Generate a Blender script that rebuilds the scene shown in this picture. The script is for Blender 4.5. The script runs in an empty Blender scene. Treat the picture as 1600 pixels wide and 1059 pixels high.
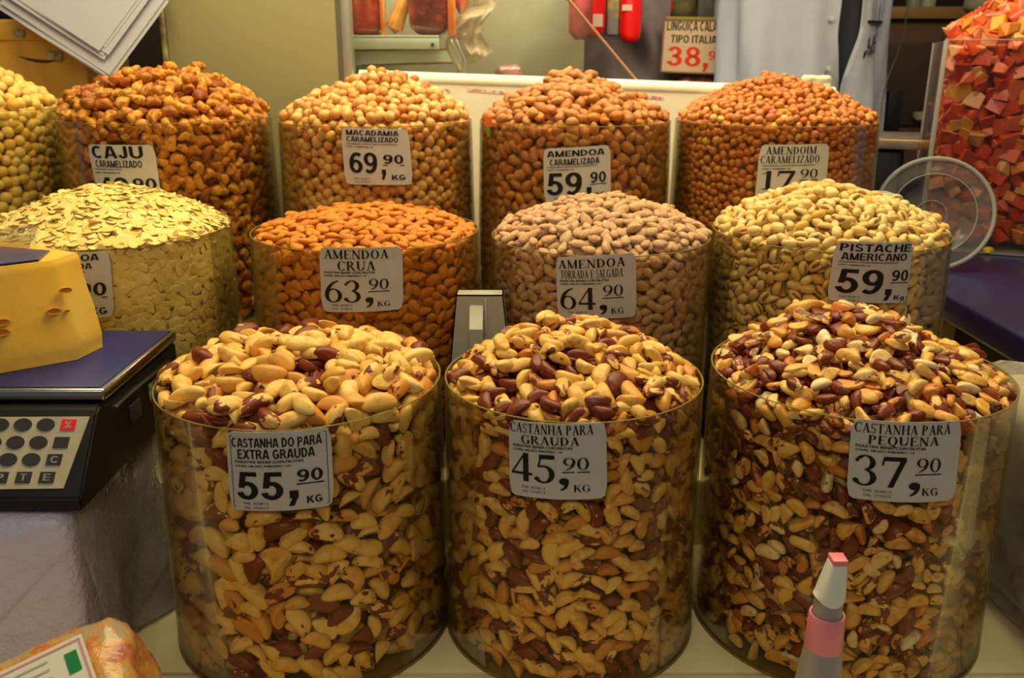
import bpy, bmesh, math, random
import numpy as np
from mathutils import Vector, Matrix, Euler, noise as mnoise

random.seed(7)
RNG = np.random.default_rng(11)
R_ = math.radians
scene = bpy.context.scene
COL = scene.collection

# ------------------------------------------------------------------ camera, world, lights, exposure
F_PX, PITCH, CAM_Z = 1400.0, R_(17.5), 1.54
cam_data = bpy.data.cameras.new('camera')
cam_data.sensor_width = 36.0
cam_data.lens = F_PX / 1600 * 36.0
cam_data.clip_start = 0.02
cam_data.dof.use_dof = True
cam_data.dof.focus_distance = 1.12
cam_data.dof.aperture_fstop = 7.5
cam = bpy.data.objects.new('camera', cam_data)
cam.location = (0, 0, CAM_Z)
cam.rotation_euler = (R_(90) - PITCH, 0, 0)
COL.objects.link(cam)
scene.camera = cam

world = bpy.data.worlds.new('market_air')
scene.world = world
world.use_nodes = True
wb = world.node_tree.nodes['Background']
wb.inputs['Color'].default_value = (0.92, 0.9, 1.0, 1)
wb.inputs['Strength'].default_value = 0.105


def area(name, loc, target, size, size_y, power, color):
    d = bpy.data.lights.new(name, 'AREA')
    d.shape = 'RECTANGLE'
    d.size, d.size_y, d.energy, d.color = size, size_y, power, color
    o = bpy.data.objects.new(name, d)
    o.location = loc
    o.rotation_euler = (Vector(target) - Vector(loc)).to_track_quat('-Z', 'Y').to_euler()
    COL.objects.link(o)
    return o


area('stall_lamp', (0.1, 1.28, 2.7), (0.1, 1.35, 1.0), 2.2, 0.45, 29, (1.0, 0.81, 0.39))
area('stall_lamp_rear', (0.2, 1.86, 2.55), (0.2, 2.05, 1.0), 2.4, 0.35, 22, (1.0, 0.88, 0.54))
area('case_lamp', (-0.05, 2.30, 1.84), (-0.05, 2.36, 1.4), 0.7, 0.06, 4.2, (1.0, 0.95, 0.80))
area('front_fill', (-0.3, -1.3, 3.0), (0, 1.3, 1.0), 1.8, 0.9, 19, (1.0, 0.86, 0.60))  # added fill light behind the camera, standing for general hall lighting

scene.view_settings.view_transform = 'Standard'
scene.view_settings.look = 'None'
scene.view_settings.gamma = 1.0
scene.view_settings.use_curve_mapping = False
scene.view_settings.exposure = 0.0

# ------------------------------------------------------------------ helpers
CP, SP = math.cos(PITCH), math.sin(PITCH)


def ray(px, py):
    """direction from the camera for a point measured in the photograph"""
    u, v = (px - 800) / F_PX, (py - 529.5) / F_PX
    return Vector((u, CP - v * SP, -SP - v * CP))


def at(px, py, y):
    d = ray(px, py)
    return Vector((0, 0, CAM_Z)) + d * (y / d.y)


def project(p):
    x, y, z = p[..., 0], p[..., 1], CAM_Z - p[..., 2]
    d = y * CP + z * SP
    v = z * CP - y * SP
    return 800 + F_PX * x / d, 529.5 + F_PX * v / d, d


def srgb(r, g, b):
    f = lambda c: c / 12.92 if c <= 0.04045 else ((c + 0.055) / 1.055) ** 2.4
    return (f(r / 255), f(g / 255), f(b / 255), 1)


def tag(o, label=None, cat=None, group=None, kind=None):
    if label: o['label'] = label
    if cat: o['category'] = cat
    if group: o['group'] = group
    if kind: o['kind'] = kind
    return o


def empty(name, loc, label, cat, group=None, kind=None):
    o = bpy.data.objects.new(name, None)
    o.location = loc
    o.empty_display_size = 0.05
    COL.objects.link(o)
    return tag(o, label, cat, group, kind)


def put(name, me, mat=None, parent=None):
    o = bpy.data.objects.new(name, me)
    if mat is not None:
        if not me.materials:
            me.materials.append(mat)
    COL.objects.link(o)
    if parent is not None:
        o.parent = parent
        loc = Vector((0, 0, 0))
        p = parent
        while p is not None:
            if p.type == 'EMPTY':
                loc = loc + Vector(p.location)
            p = p.parent
        if parent.type == 'EMPTY':
            o.matrix_parent_inverse = Matrix.Translation(-loc)
    return o


class MB:
    """collects shapes in one bmesh and links them as one mesh object (world coordinates)"""

    def __init__(self):
        self.bm = bmesh.new()

    def box(self, c, s, bev=0.0, rot=None, seg=2):
        m = Matrix.Translation(c) @ (rot.to_matrix().to_4x4() if rot is not None else Matrix()) @ Matrix.Diagonal((s[0], s[1], s[2], 1))
        t = bmesh.new()
        bmesh.ops.create_cube(t, size=1.0, matrix=m)
        if bev > 0:
            bmesh.ops.bevel(t, geom=t.edges[:], offset=bev, segments=seg, affect='EDGES', profile=0.5)
        self._merge(t)
        return self

    def _merge(self, t):
        me = bpy.data.meshes.new('tmp')
        t.to_mesh(me)
        t.free()
        self.bm.from_mesh(me)
        bpy.data.meshes.remove(me)

    def poly(self, vs, fs):
        b = [self.bm.verts.new(v) for v in vs]
        for f in fs:
            try:
                self.bm.faces.new([b[i] for i in f])
            except ValueError:
                pass
        return self

    def lathe(self, prof, n, M=None, close=False):
        M = M or Matrix()
        vs, fs = [], []
        k = len(prof)
        for i in range(n):
            a = 2 * math.pi * i / n
            for r, z in prof:
                vs.append(M @ Vector((r * math.cos(a), r * math.sin(a), z)))
        for i in range(n):
            j = (i + 1) % n
            for q in range(k if close else k - 1):
                q2 = (q + 1) % k
                fs.append((i * k + q, j * k + q, j * k + q2, i * k + q2))
        if not close:
            for e, rev in ((0, True), (k - 1, False)):
                if prof[e][0] > 1e-5:
                    ring = [i * k + e for i in range(n)]
                    fs.append(ring[::-1] if rev else ring)
        self.poly(vs, fs)
        return self

    def tube(self, path, r, n=8):
        path = [Vector(p) for p in path]
        vs, fs = [], []
        for i, p in enumerate(path):
            t = (path[min(i + 1, len(path) - 1)] - path[max(i - 1, 0)]).normalized()
            a = t.orthogonal().normalized() if i == 0 else (a - t * a.dot(t)).normalized()
            b = t.cross(a)
            rr = r[i] if isinstance(r, (list, tuple)) else r
            for k in range(n):
                w = 2 * math.pi * k / n
                vs.append(p + (a * math.cos(w) + b * math.sin(w)) * rr)
        for i in range(len(path) - 1):
            for k in range(n):
                k2 = (k + 1) % n
                fs.append((i * n + k, i * n + k2, (i + 1) * n + k2, (i + 1) * n + k))
        fs.append(list(range(n))[::-1])
        fs.append([(len(path) - 1) * n + k for k in range(n)])
        return self.poly(vs, fs)

    def prism(self, pts, vec):
        """planar polygon pts (3D) extruded along vec"""
        n = len(pts)
        vec = Vector(vec)
        vs = [Vector(p) for p in pts] + [Vector(p) + vec for p in pts]
        fs = [list(range(n)), [n + i for i in range(n)][::-1]]
        for i in range(n):
            j = (i + 1) % n
            fs.append((i, i + n, j + n, j))
        return self.poly(vs, fs)

    def surf(self, fn, nu, nv, thick=None, wrap=False):
        """grid surface fn(u,v)->Vector; thick: a second function for the back side"""
        mu = nu if wrap else nu + 1
        idx = lambda i, j: (i % mu) * (nv + 1) + j
        vs = [fn(i / nu, j / nv) for i in range(mu) for j in range(nv + 1)]
        fs = [(idx(i, j), idx(i + 1, j), idx(i + 1, j + 1), idx(i, j + 1)) for i in range(nu) for j in range(nv)]
        if thick is not None:
            o = len(vs)
            vs += [thick(i / nu, j / nv) for i in range(mu) for j in range(nv + 1)]
            fs += [tuple(o + k for k in reversed(f)) for f in fs[:]]
            for i in range(nu):
                for j in (0, nv):
                    a, b = idx(i, j), idx(i + 1, j)
                    fs.append((a, o + a, o + b, b) if j == nv else (a, b, o + b, o + a))
            if not wrap:
                for j in range(nv):
                    for i in (0, nu):
                        a, b = idx(i, j), idx(i, j + 1)
                        fs.append((a, b, o + b, o + a))
        return self.poly(vs, fs)

    def done(self, name, mat=None, parent=None, smooth=True, angle=40):
        bmesh.ops.recalc_face_normals(self.bm, faces=self.bm.faces[:])
        me = bpy.data.meshes.new(name)
        self.bm.to_mesh(me)
        self.bm.free()
        if smooth:
            me.shade_smooth()
            try:
                me.set_sharp_from_angle(angle=R_(angle))
            except Exception:
                pass
        return put(name, me, mat, parent)


# ------------------------------------------------------------------ materials
class NT:
    def __init__(self, name):
        self.m = bpy.data.materials.new(name)
        self.m.use_nodes = True
        self.t = self.m.node_tree
        self.t.nodes.clear()

    def n(self, typ, **kw):
        nd = self.t.nodes.new(typ)
        for k, v in kw.items():
            if k.startswith('_'):
                setattr(nd, k[1:], v)
        return nd

    def l(self, a, b):
        self.t.links.new(a, b)

    def math(self, op, a, b=None, clamp=False):
        nd = self.n('ShaderNodeMath', _operation=op, _use_clamp=clamp)
        for i, v in enumerate((a, b)):
            if v is None: continue
            if isinstance(v, (int, float)): nd.inputs[i].default_value = v
            else: self.l(v, nd.inputs[i])
        return nd.outputs[0]

    def mix(self, fac, a, b):
        nd = self.n('ShaderNodeMix', _data_type='RGBA')
        for s, v in ((nd.inputs[0], fac), (nd.inputs[6], a), (nd.inputs[7], b)):
            if isinstance(v, (int, float)): s.default_value = v
            elif isinstance(v, tuple): s.default_value = v
            else: self.l(v, s)
        return nd.outputs[2]

    def noise(self, vec, scale, detail=2, w=None, rough=0.5):
        nd = self.n('ShaderNodeTexNoise', _noise_dimensions='4D' if w is not None else '3D')
        nd.inputs['Scale'].default_value = scale
        nd.inputs['Detail'].default_value = detail
        nd.inputs['Roughness'].default_value = rough
        if vec is not None: self.l(vec, nd.inputs['Vector'])
        if w is not None: self.l(w, nd.inputs['W'])
        return nd.outputs[0]

    def ramp(self, fac, stops, interp='LINEAR'):
        nd = self.n('ShaderNodeValToRGB')
        nd.color_ramp.interpolation = interp
        e = nd.color_ramp.elements
        while len(e) < len(stops): e.new(0.5)
        for x, (p, c) in zip(e, stops):
            x.position, x.color = p, c
        self.l(fac, nd.inputs[0])
        return nd.outputs[0]

    def bump(self, h, strength, dist):
        nd = self.n('ShaderNodeBump')
        nd.inputs['Strength'].default_value = strength
        nd.inputs['Distance'].default_value = dist
        self.l(h, nd.inputs['Height'])
        return nd.outputs[0]

    def bsdf(self, color, rough=0.5, spec=0.5, metal=0.0, normal=None, coat=0.0, sss=0.0, sheen=0.0):
        b = self.n('ShaderNodeBsdfPrincipled')
        if isinstance(color, tuple): b.inputs['Base Color'].default_value = color
        else: self.l(color, b.inputs['Base Color'])
        if isinstance(rough, (int, float)): b.inputs['Roughness'].default_value = rough
        else: self.l(rough, b.inputs['Roughness'])
        b.inputs['Specular IOR Level'].default_value = spec
        b.inputs['Metallic'].default_value = metal
        b.inputs['Coat Weight'].default_value = coat
        b.inputs['Coat Roughness'].default_value = 0.15
        if normal is not None: self.l(normal, b.inputs['Normal'])
        return b.outputs[0]

    def out(self, s):
        o = self.n('ShaderNodeOutputMaterial')
        self.l(s, o.inputs[0])
        return self.m


def obj_coord(t):
    return t.n('ShaderNodeTexCoord').outputs['Object']


def plain(name, c, rough=0.5, spec=0.5, metal=0.0, c2=None, nscale=20, bump=0.0, bscale=60, coat=0.0):
    t = NT(name)
    v = obj_coord(t)
    col = c
    if c2 is not None:
        f = t.noise(v, nscale, 4)
        col = t.mix(t.ramp(f, [(0.35, (0, 0, 0, 1)), (0.65, (1, 1, 1, 1))]), c, c2)
    nrm = t.bump(t.noise(v, bscale, 3), bump, 0.004) if bump else None
    return t.out(t.bsdf(col, rough, spec, metal, nrm, coat))


def clear_plastic(name, tint=(0.97, 0.95, 0.88, 1), haze=0.04, haze_col=(0.6, 0.55, 0.4, 1), gloss=1.0, wrinkle=0.0, wscale=30, smudge=True, edge=0.5):
    """thin clear sheet: transmission with a fresnel reflection and a little dust"""
    t = NT(name)
    v = obj_coord(t)
    nrm = None
    if wrinkle:
        nrm = t.bump(t.noise(v, wscale, 4, rough=0.6), wrinkle, 0.02)
    tr = t.n('ShaderNodeBsdfTransparent')
    tr.inputs[0].default_value = tint
    di = t.n('ShaderNodeBsdfDiffuse')
    di.inputs[0].default_value = haze_col
    gl = t.n('ShaderNodeBsdfGlossy')
    gl.inputs['Roughness'].default_value = 0.06
    fr = t.n('ShaderNodeLayerWeight')
    fr.inputs['Blend'].default_value = 0.18
    if nrm is not None:
        t.l(nrm, gl.inputs['Normal'])
        t.l(nrm, fr.inputs['Normal'])
    hz = haze
    m1 = t.n('ShaderNodeMixShader')
    lw = t.n('ShaderNodeLayerWeight')
    lw.inputs['Blend'].default_value = 0.5
    fac = t.math('POWER', lw.outputs['Facing'], 6.0)
    fac = t.math('MULTIPLY', fac, edge)
    fac = t.math('ADD', fac, hz)
    if smudge:
        fac = t.math('MULTIPLY', fac, t.math('ADD', t.math('MULTIPLY', t.noise(v, 18, 3), 1.0), 0.5), True)
    t.l(fac, m1.inputs[0])
    t.l(tr.outputs[0], m1.inputs[1])
    t.l(di.outputs[0], m1.inputs[2])
    m2 = t.n('ShaderNodeMixShader')
    t.l(t.math('MULTIPLY', fr.outputs['Fresnel'], gloss, True), m2.inputs[0])
    t.l(m1.outputs[0], m2.inputs[1])
    t.l(gl.outputs[0], m2.inputs[2])
    return t.out(m2.outputs[0])


def nut_mat(name, stops, skin=None, mottle=None, mot_lo=0.45, mot_hi=0.7, mot_scale=220, rough=0.45, spec=0.4, bump=0.25, bscale=500, skin_scale=95, stripes=False, coat=0.0):
    """colour of a nut: a tone per nut (tint), mottling, patches of skin (amount per nut)"""
    t = NT(name)
    oi = t.n('ShaderNodeObjectInfo')
    sep = t.n('ShaderNodeSeparateColor')
    t.l(oi.outputs['Color'], sep.inputs[0])
    a1 = t.n('ShaderNodeAttribute', _attribute_name='tint')
    a2 = t.n('ShaderNodeAttribute', _attribute_name='skin')
    a3 = t.n('ShaderNodeAttribute', _attribute_name='loc')
    tint = t.math('ADD', a1.outputs['Fac'], sep.outputs[0])
    sk = t.math('ADD', a2.outputs['Fac'], sep.outputs[1])
    loc = a3.outputs['Vector']
    w = t.math('MULTIPLY', tint, 61.0)
    col = t.ramp(tint, stops)
    n1 = t.noise(loc, mot_scale, 3, w)
    if mottle is not None:
        f = t.ramp(n1, [(mot_lo, (0, 0, 0, 1)), (mot_hi, (1, 1, 1, 1))])
        col = t.mix(t.math('MULTIPLY', f, 0.8), col, mottle)
    h = t.noise(loc, bscale, 2, w)
    if stripes:
        mp = t.n('ShaderNodeMapping')
        mp.inputs['Scale'].default_value = (0.12, 1, 1)
        t.l(loc, mp.inputs[0])
        s = t.noise(mp.outputs[0], 900, 2, w)
        col = t.mix(t.math('MULTIPLY', t.ramp(s, [(0.5, (0, 0, 0, 1)), (0.62, (1, 1, 1, 1))]), 0.45), col, stripes)
        h = t.math('ADD', h, s)
    rg = rough
    if skin is not None:
        mp2 = t.n('ShaderNodeMapping')
        mp2.inputs['Scale'].default_value = (.6, 1.1, 1.1)
        t.l(loc, mp2.inputs[0])
        n2 = t.noise(mp2.outputs[0], skin_scale, 2.5, t.math('ADD', w, 7.3), 0.62)
        thr = t.math('SUBTRACT', 0.78, t.math('MULTIPLY', sk, 0.56))
        d = t.math('SUBTRACT', n2, thr)
        mask = t.math('MULTIPLY', d, 60.0, True)
        sc = t.mix(n1, skin[0], skin[1])
        col = t.mix(mask, col, sc)
        h = t.math('ADD', h, t.math('MULTIPLY', mask, 1.2))
    nrm = t.bump(h, bump, 0.0025)
    return t.out(t.bsdf(col, rg, spec, 0, nrm, coat))


M = {}
M['cream'] = plain('cream_board', srgb(226, 214, 170), 0.5, 0.4, c2=srgb(214, 200, 152), nscale=9)
M['seam'] = plain('dark_seam', srgb(70, 55, 35), 0.7)
M['tub'] = clear_plastic('tub_plastic', (0.985, 0.97, 0.91, 1), 0.016, srgb(170, 150, 80), 0.55, edge=0.45)
M['tub_rim'] = clear_plastic('tub_rim_edge', (.80, .76, .58, 1), 0.5, srgb(176, 152, 84), 0.9, edge=.3, smudge=False)
M['paper'] = plain('price_card', srgb(188, 184, 178), 0.55, 0.3, c2=srgb(182, 178, 168), nscale=30)
M['ink'] = plain('black_ink', srgb(16, 13, 12), 0.5, 0.3)
M['red_ink'] = plain('red_ink', srgb(222, 52, 24), 0.5, 0.3)
M['black'] = plain('black_plastic', srgb(14, 13, 13), 0.42, 0.4)
M['steel'] = plain('steel', srgb(190, 185, 175), 0.22, 0.5, 1.0)
M['blue'] = plain('blue_mat', srgb(30, 33, 98), 0.38, 0.45, c2=srgb(27, 28, 84), nscale=6)
M['blue_dark'] = plain('dark_blue_plastic', srgb(26, 27, 78), 0.4, 0.5, c2=srgb(21, 20, 60), nscale=5, coat=0.3)

# ------------------------------------------------------------------ setting
MB().box((0, 2.5, -0.02), (9, 8, 0.04)).done('floor', plain('dark_floor', srgb(60, 52, 46), 0.6, c2=srgb(48, 42, 38), nscale=3))['kind'] = 'structure'
MB().box((0, 5.2, 1.6), (9, 0.1, 3.4)).done('wall_back', plain('dark_wall', srgb(62, 44, 30), 0.8, c2=srgb(46, 32, 22), nscale=2))['kind'] = 'structure'

T_Z, MID_Z, BACK_Z = 0.80, 0.91, 1.032
st = empty('counter', (0, 0.55, 0), 'cream wooden counter under the three front tubs', 'counter')
MB().box((0, 0.745, 0.765), (3.2, 0.404, 0.07), 0.004).done('front_board', M['cream'], st)
MB().box((0, 1.109, 0.765), (3.2, 0.316, 0.07), 0.004).done('rear_board', M['cream'], st)
MB().box((0, 0.92, 0.365), (3.1, 0.66, 0.73), 0.006).done('cabinet', M['cream'], st)
tag(MB().box((0, 1.5035, MID_Z / 2), (3.2, 0.467, MID_Z), 0.006).done('middle_step', M['cream']), 'cream step carrying the middle row of tubs', 'step')
tag(MB().box((0, 2.08, BACK_Z / 2), (3.2, 0.68, BACK_Z), 0.006).done('rear_step', M['cream']), 'cream step carrying the back row of tubs', 'step')

# ------------------------------------------------------------------ tubs
TAP = 1.035
# name: x, y, rim radius, rim z, base z
TUB = {
    'extra': (-0.2705, 1.081, 0.1785, 1.150, T_Z),
    'large': (0.078, 1.078, 0.1635, 1.154, T_Z),
    'small': (0.445, 1.090, 0.1845, 1.157, T_Z),
    'flaked': (-0.661, 1.462, 0.190, 1.272, MID_Z),
    'raw': (-0.240, 1.460, 0.185, 1.270, MID_Z),
    'salted': (0.1447, 1.456, 0.178, 1.262, MID_Z),
    'pistachio': (0.5205, 1.462, 0.187, 1.268, MID_Z),
    'roasted': (-1.135, 1.870, 0.200, 1.440, BACK_Z),
    'cashew': (-0.693, 1.850, 0.203, 1.424, BACK_Z),
    'macadamia': (-0.2725, 1.848, 0.192, 1.4185, BACK_Z),
    'almond': (0.1257, 1.848, 0.191, 1.4185, BACK_Z),
    'peanut': (0.529, 1.850, 0.198, 1.4185, BACK_Z),
}
TUB_LABEL = {
    'extra': 'clear round plastic tub of extra large brazil nuts, priced 55,90, front row',
    'large': 'clear round plastic tub of large brazil nuts, priced 45,90, front row',
    'small': 'clear round plastic tub of small broken brazil nuts, priced 37,90, front row',
    'flaked': 'clear round plastic tub of pale flaked almonds behind the cheese',
    'raw': 'clear round plastic tub of orange-brown raw almonds, priced 63,90',
    'salted': 'clear round plastic tub of greyish salted almonds, priced 64,90',
    'pistachio': 'clear round plastic tub of pistachios in their shells, priced 59,90',
    'roasted': 'clear round plastic tub of round pale yellow nuts at the left edge',
    'cashew': 'clear round plastic tub of dark caramelised cashews, priced 49,90',
    'macadamia': 'clear round plastic tub of golden caramelised macadamias, priced 69,90',
    'almond': 'clear round plastic tub of caramelised almonds, priced 59,90, back row',
    'peanut': 'clear round plastic tub of caramelised peanuts, priced 17,90, back row',
}


def tub_r(key, z):
    x, y, r, zr, zb = TUB[key]
    return r * (1 + (TAP - 1) * (zr - z) / (zr - zb))


for k, (x, y, r, zr, zb) in TUB.items():
    e = empty('clear_tub', (x, y, zb), TUB_LABEL[k], 'tub', 'clear round tubs')
    T = Matrix.Translation((x, y, 0))
    th = 0.0022
    rb = r * TAP
    MB().lathe([(rb, zb + 0.004), (r, zr), (r - th, zr), (rb - th, zb + 0.004)], 96, T, True).done('tub_wall', M['tub'], e, angle=30)
    rim = [(r + 0.0002 + 0.0013 * math.cos(a), zr + 0.0009 * math.sin(a)) for a in np.linspace(0, 2 * math.pi, 7)[:-1]]
    rim = [(q - 0.0012, w) for q, w in rim]
    MB().lathe(rim, 96, T, True).done('tub_rim', M['tub_rim'], e, angle=80)
    MB().lathe([(rb + 0.0005, zb), (rb + 0.0005, zb + 0.004), (0, zb + 0.004)], 64, T).done('tub_base', M['tub_rim'], e)

# ------------------------------------------------------------------ lettering
_text_cache = {}


def sans(body, bold=0.02):
    key = (body, bold)
    if key in _text_cache: return _text_cache[key]
    cu = bpy.data.curves.new('letters', 'FONT')
    cu.body = body
    cu.size = 1.0
    cu.offset = 0.0
    cu.resolution_u = 3
    cu.fill_mode = 'FRONT'
    cu.space_character = 1.04
    ob = bpy.data.objects.new('letters', cu)
    COL.objects.link(ob)
    dg = bpy.context.evaluated_depsgraph_get()
    me = bpy.data.meshes.new_from_object(ob.evaluated_get(dg))
    vs = [(v.co.x, v.co.y) for v in me.vertices]
    fs = [tuple(p.vertices) for p in me.polygons]
    bpy.data.objects.remove(ob)
    bpy.data.curves.remove(cu)
    bpy.data.meshes.remove(me)
    n0 = len(vs)
    sh = [(0, 0)] + ([(-bold, -bold * .5), (bold, -bold * .5), (-bold, bold * .5), (bold, bold * .5)] if bold > .015 else [])
    base_v, base_f = vs, fs
    vs = [(a + dx, b + dy) for dx, dy in sh for a, b in base_v]
    fs = [tuple(k * n0 + i for i in f) for k in range(len(sh)) for f in base_f]
    _text_cache[key] = (vs, fs)
    return vs, fs


W1, W2 = 0.20, 0.08      # thick and thin strokes of the roman letters
# b: slanted bar (x0,y0,x1,y1,width)   h: level bar (x0,x1,y,t)   a: arc (cx,cy,rx,ry,tx,ty,a0,a1)   s: serif (x,y,w)   d: dot
GL = {
    'A': (.9, [('b', .16, 0, .45, 1, W2), ('b', .74, 0, .45, 1, W1), ('h', .25, .65, .33, .05), ('s', .16, 0, .28), ('s', .74, 0, .32)]),
    'M': (1.1, [('b', .17, 0, .17, 1, W2), ('b', .17, 1, .52, 0.04, W1), ('b', .9, 1, .54, .04, W2), ('b', .9, 0, .9, 1, W1), ('s', .17, 0, .28), ('s', .9, 0, .32), ('s', .14, 1, .26), ('s', .92, 1, .28)]),
    'E': (.78, [('b', .2, 0, .2, 1, W1), ('h', .1, .7, .025, .05), ('h', .1, .67, .975, .05), ('h', .2, .5, .52, .05), ('b', .68, 0, .72, .27, .05), ('b', .66, 1, .66, .76, .05), ('b', .5, .4, .5, .64, .05)]),
    'N': (.95, [('b', .2, 0, .2, 1, W2), ('b', .18, 1, .78, 0, W1), ('b', .78, 0, .78, 1, W2), ('s', .2, 0, .28), ('s', .14, 1, .24), ('s', .78, 1, .28)]),
    'D': (.92, [('b', .2, 0, .2, 1, W1), ('a', .3, .5, .52, .5, W1, .05, -90, 90), ('h', .08, .32, .025, .05), ('h', .08, .32, .975, .05)]),
    'O': (.95, [('a', .47, .5, .41, .51, W1, .05, 0, 360)]),
    'C': (.86, [('a', .47, .5, .41, .51, W1, .05, 45, 320), ('b', .78, .66, .78, 1, .045)]),
    'G': (.95, [('a', .47, .5, .41, .51, W1, .05, 45, 300), ('b', .78, .66, .78, 1, .045), ('b', .75, .03, .75, .42, W1), ('s', .75, .42, .32)]),
    'R': (.92, [('b', .2, 0, .2, 1, W1), ('a', .32, .745, .38, .255, W1, .05, -90, 90), ('h', .08, .34, .975, .05), ('h', .2, .34, .515, .05), ('b', .76, 0, .42, .5, W1), ('s', .2, 0, .32), ('s', .8, 0, .22)]),
    'P': (.8, [('b', .2, 0, .2, 1, W1), ('a', .32, .73, .38, .27, W1, .05, -90, 90), ('h', .08, .34, .975, .05), ('h', .2, .34, .485, .05), ('s', .2, 0, .34)]),
    'U': (.92, [('b', .2, .3, .2, 1, W1), ('a', .46, .32, .335, .33, W1, .06, 180, 360), ('b', .77, .3, .77, 1, W2), ('s', .2, 1, .32), ('s', .77, 1, .26)]),
    'T': (.82, [('b', .41, 0, .41, 1, W1), ('h', .05, .77, .975, .05), ('b', .07, 1, .05, .74, .05), ('b', .75, 1, .77, .74, .05), ('s', .41, 0, .34)]),
    'S': (.68, [('a', .34, .75, .25, .26, .11, .06, 30, 250), ('a', .34, .26, .27, .27, .12, .06, -150, 70), ('b', .14, .62, .54, .4, W1), ('b', .56, .72, .56, 1, .045), ('b', .09, .3, .09, 0, .045)]),
    'L': (.76, [('b', .2, 0, .2, 1, W1), ('h', .08, .7, .025, .05), ('b', .68, 0, .72, .3, .05), ('s', .2, 1, .32)]),
    'H': (.98, [('b', .2, 0, .2, 1, W1), ('b', .78, 0, .78, 1, W1), ('h', .2, .78, .51, .05), ('s', .2, 0, .32), ('s', .2, 1, .32), ('s', .78, 0, .32), ('s', .78, 1, .32)]),
    'Q': (.95, [('a', .47, .5, .41, .51, W1, .05, 0, 360), ('b', .45, .02, .8, -.24, W1)]),
    'I': (.42, [('b', .21, 0, .21, 1, W1), ('s', .21, 0, .34), ('s', .21, 1, .34)]),
    'Z': (.8, [('b', .16, .02, .64, .98, W1), ('h', .08, .72, .025, .05), ('h', .1, .72, .975, .05), ('b', .7, 0, .74, .28, .05), ('b', .1, 1, .08, .74, .05)]),
    'K': (.92, [('b', .2, 0, .2, 1, W1), ('b', .24, .4, .72, 1, W2), ('b', .76, 0, .4, .6, W1), ('s', .2, 0, .32), ('s', .2, 1, .32), ('s', .78, 0, .26), ('s', .72, 1, .26)]),
    '0': (.66, [('a', .33, .5, .29, .51, .14, .05, 0, 360)]),
    '1': (.55, [('b', .3, 0, .3, 1, .16), ('b', .1, .84, .3, .98, .06), ('s', .3, 0, .4)]),
    '3': (.66, [('a', .3, .76, .25, .25, .14, .05, -80, 150), ('a', .29, .27, .3, .28, .15, .05, -160, 90), ('d', .09, .15, .075), ('d', .1, .82, .055)]),
    '4': (.7, [('b', .47, 0, .47, 1, .16), ('b', .07, .3, .45, 1, .06), ('h', .04, .66, .27, .09)]),
    '5': (.66, [('a', .28, .31, .32, .32, .16, .06, -150, 120), ('b', .13, .55, .22, .95, .05), ('h', .16, .6, .92, .15), ('d', .09, .14, .075)]),
    '6': (.68, [('a', .34, .31, .3, .32, .14, .05, 0, 360), ('a', .62, .33, .58, .68, .15, .05, 100, 180)]),
    '7': (.66, [('b', .28, 0, .58, .92, .14), ('h', .08, .64, .93, .14), ('b', .1, 1, .06, .72, .05)]),
    '9': (.68, [('a', .34, .69, .3, .32, .14, .05, 0, 360), ('a', .06, .67, .58, .68, .15, .05, -80, 0)]),
    ',': (.4, [('d', .2, .1, .12), ('a', .1, .08, .22, .3, .1, .05, -85, 20)]),
    ' ': (.4, []),
}


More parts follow.
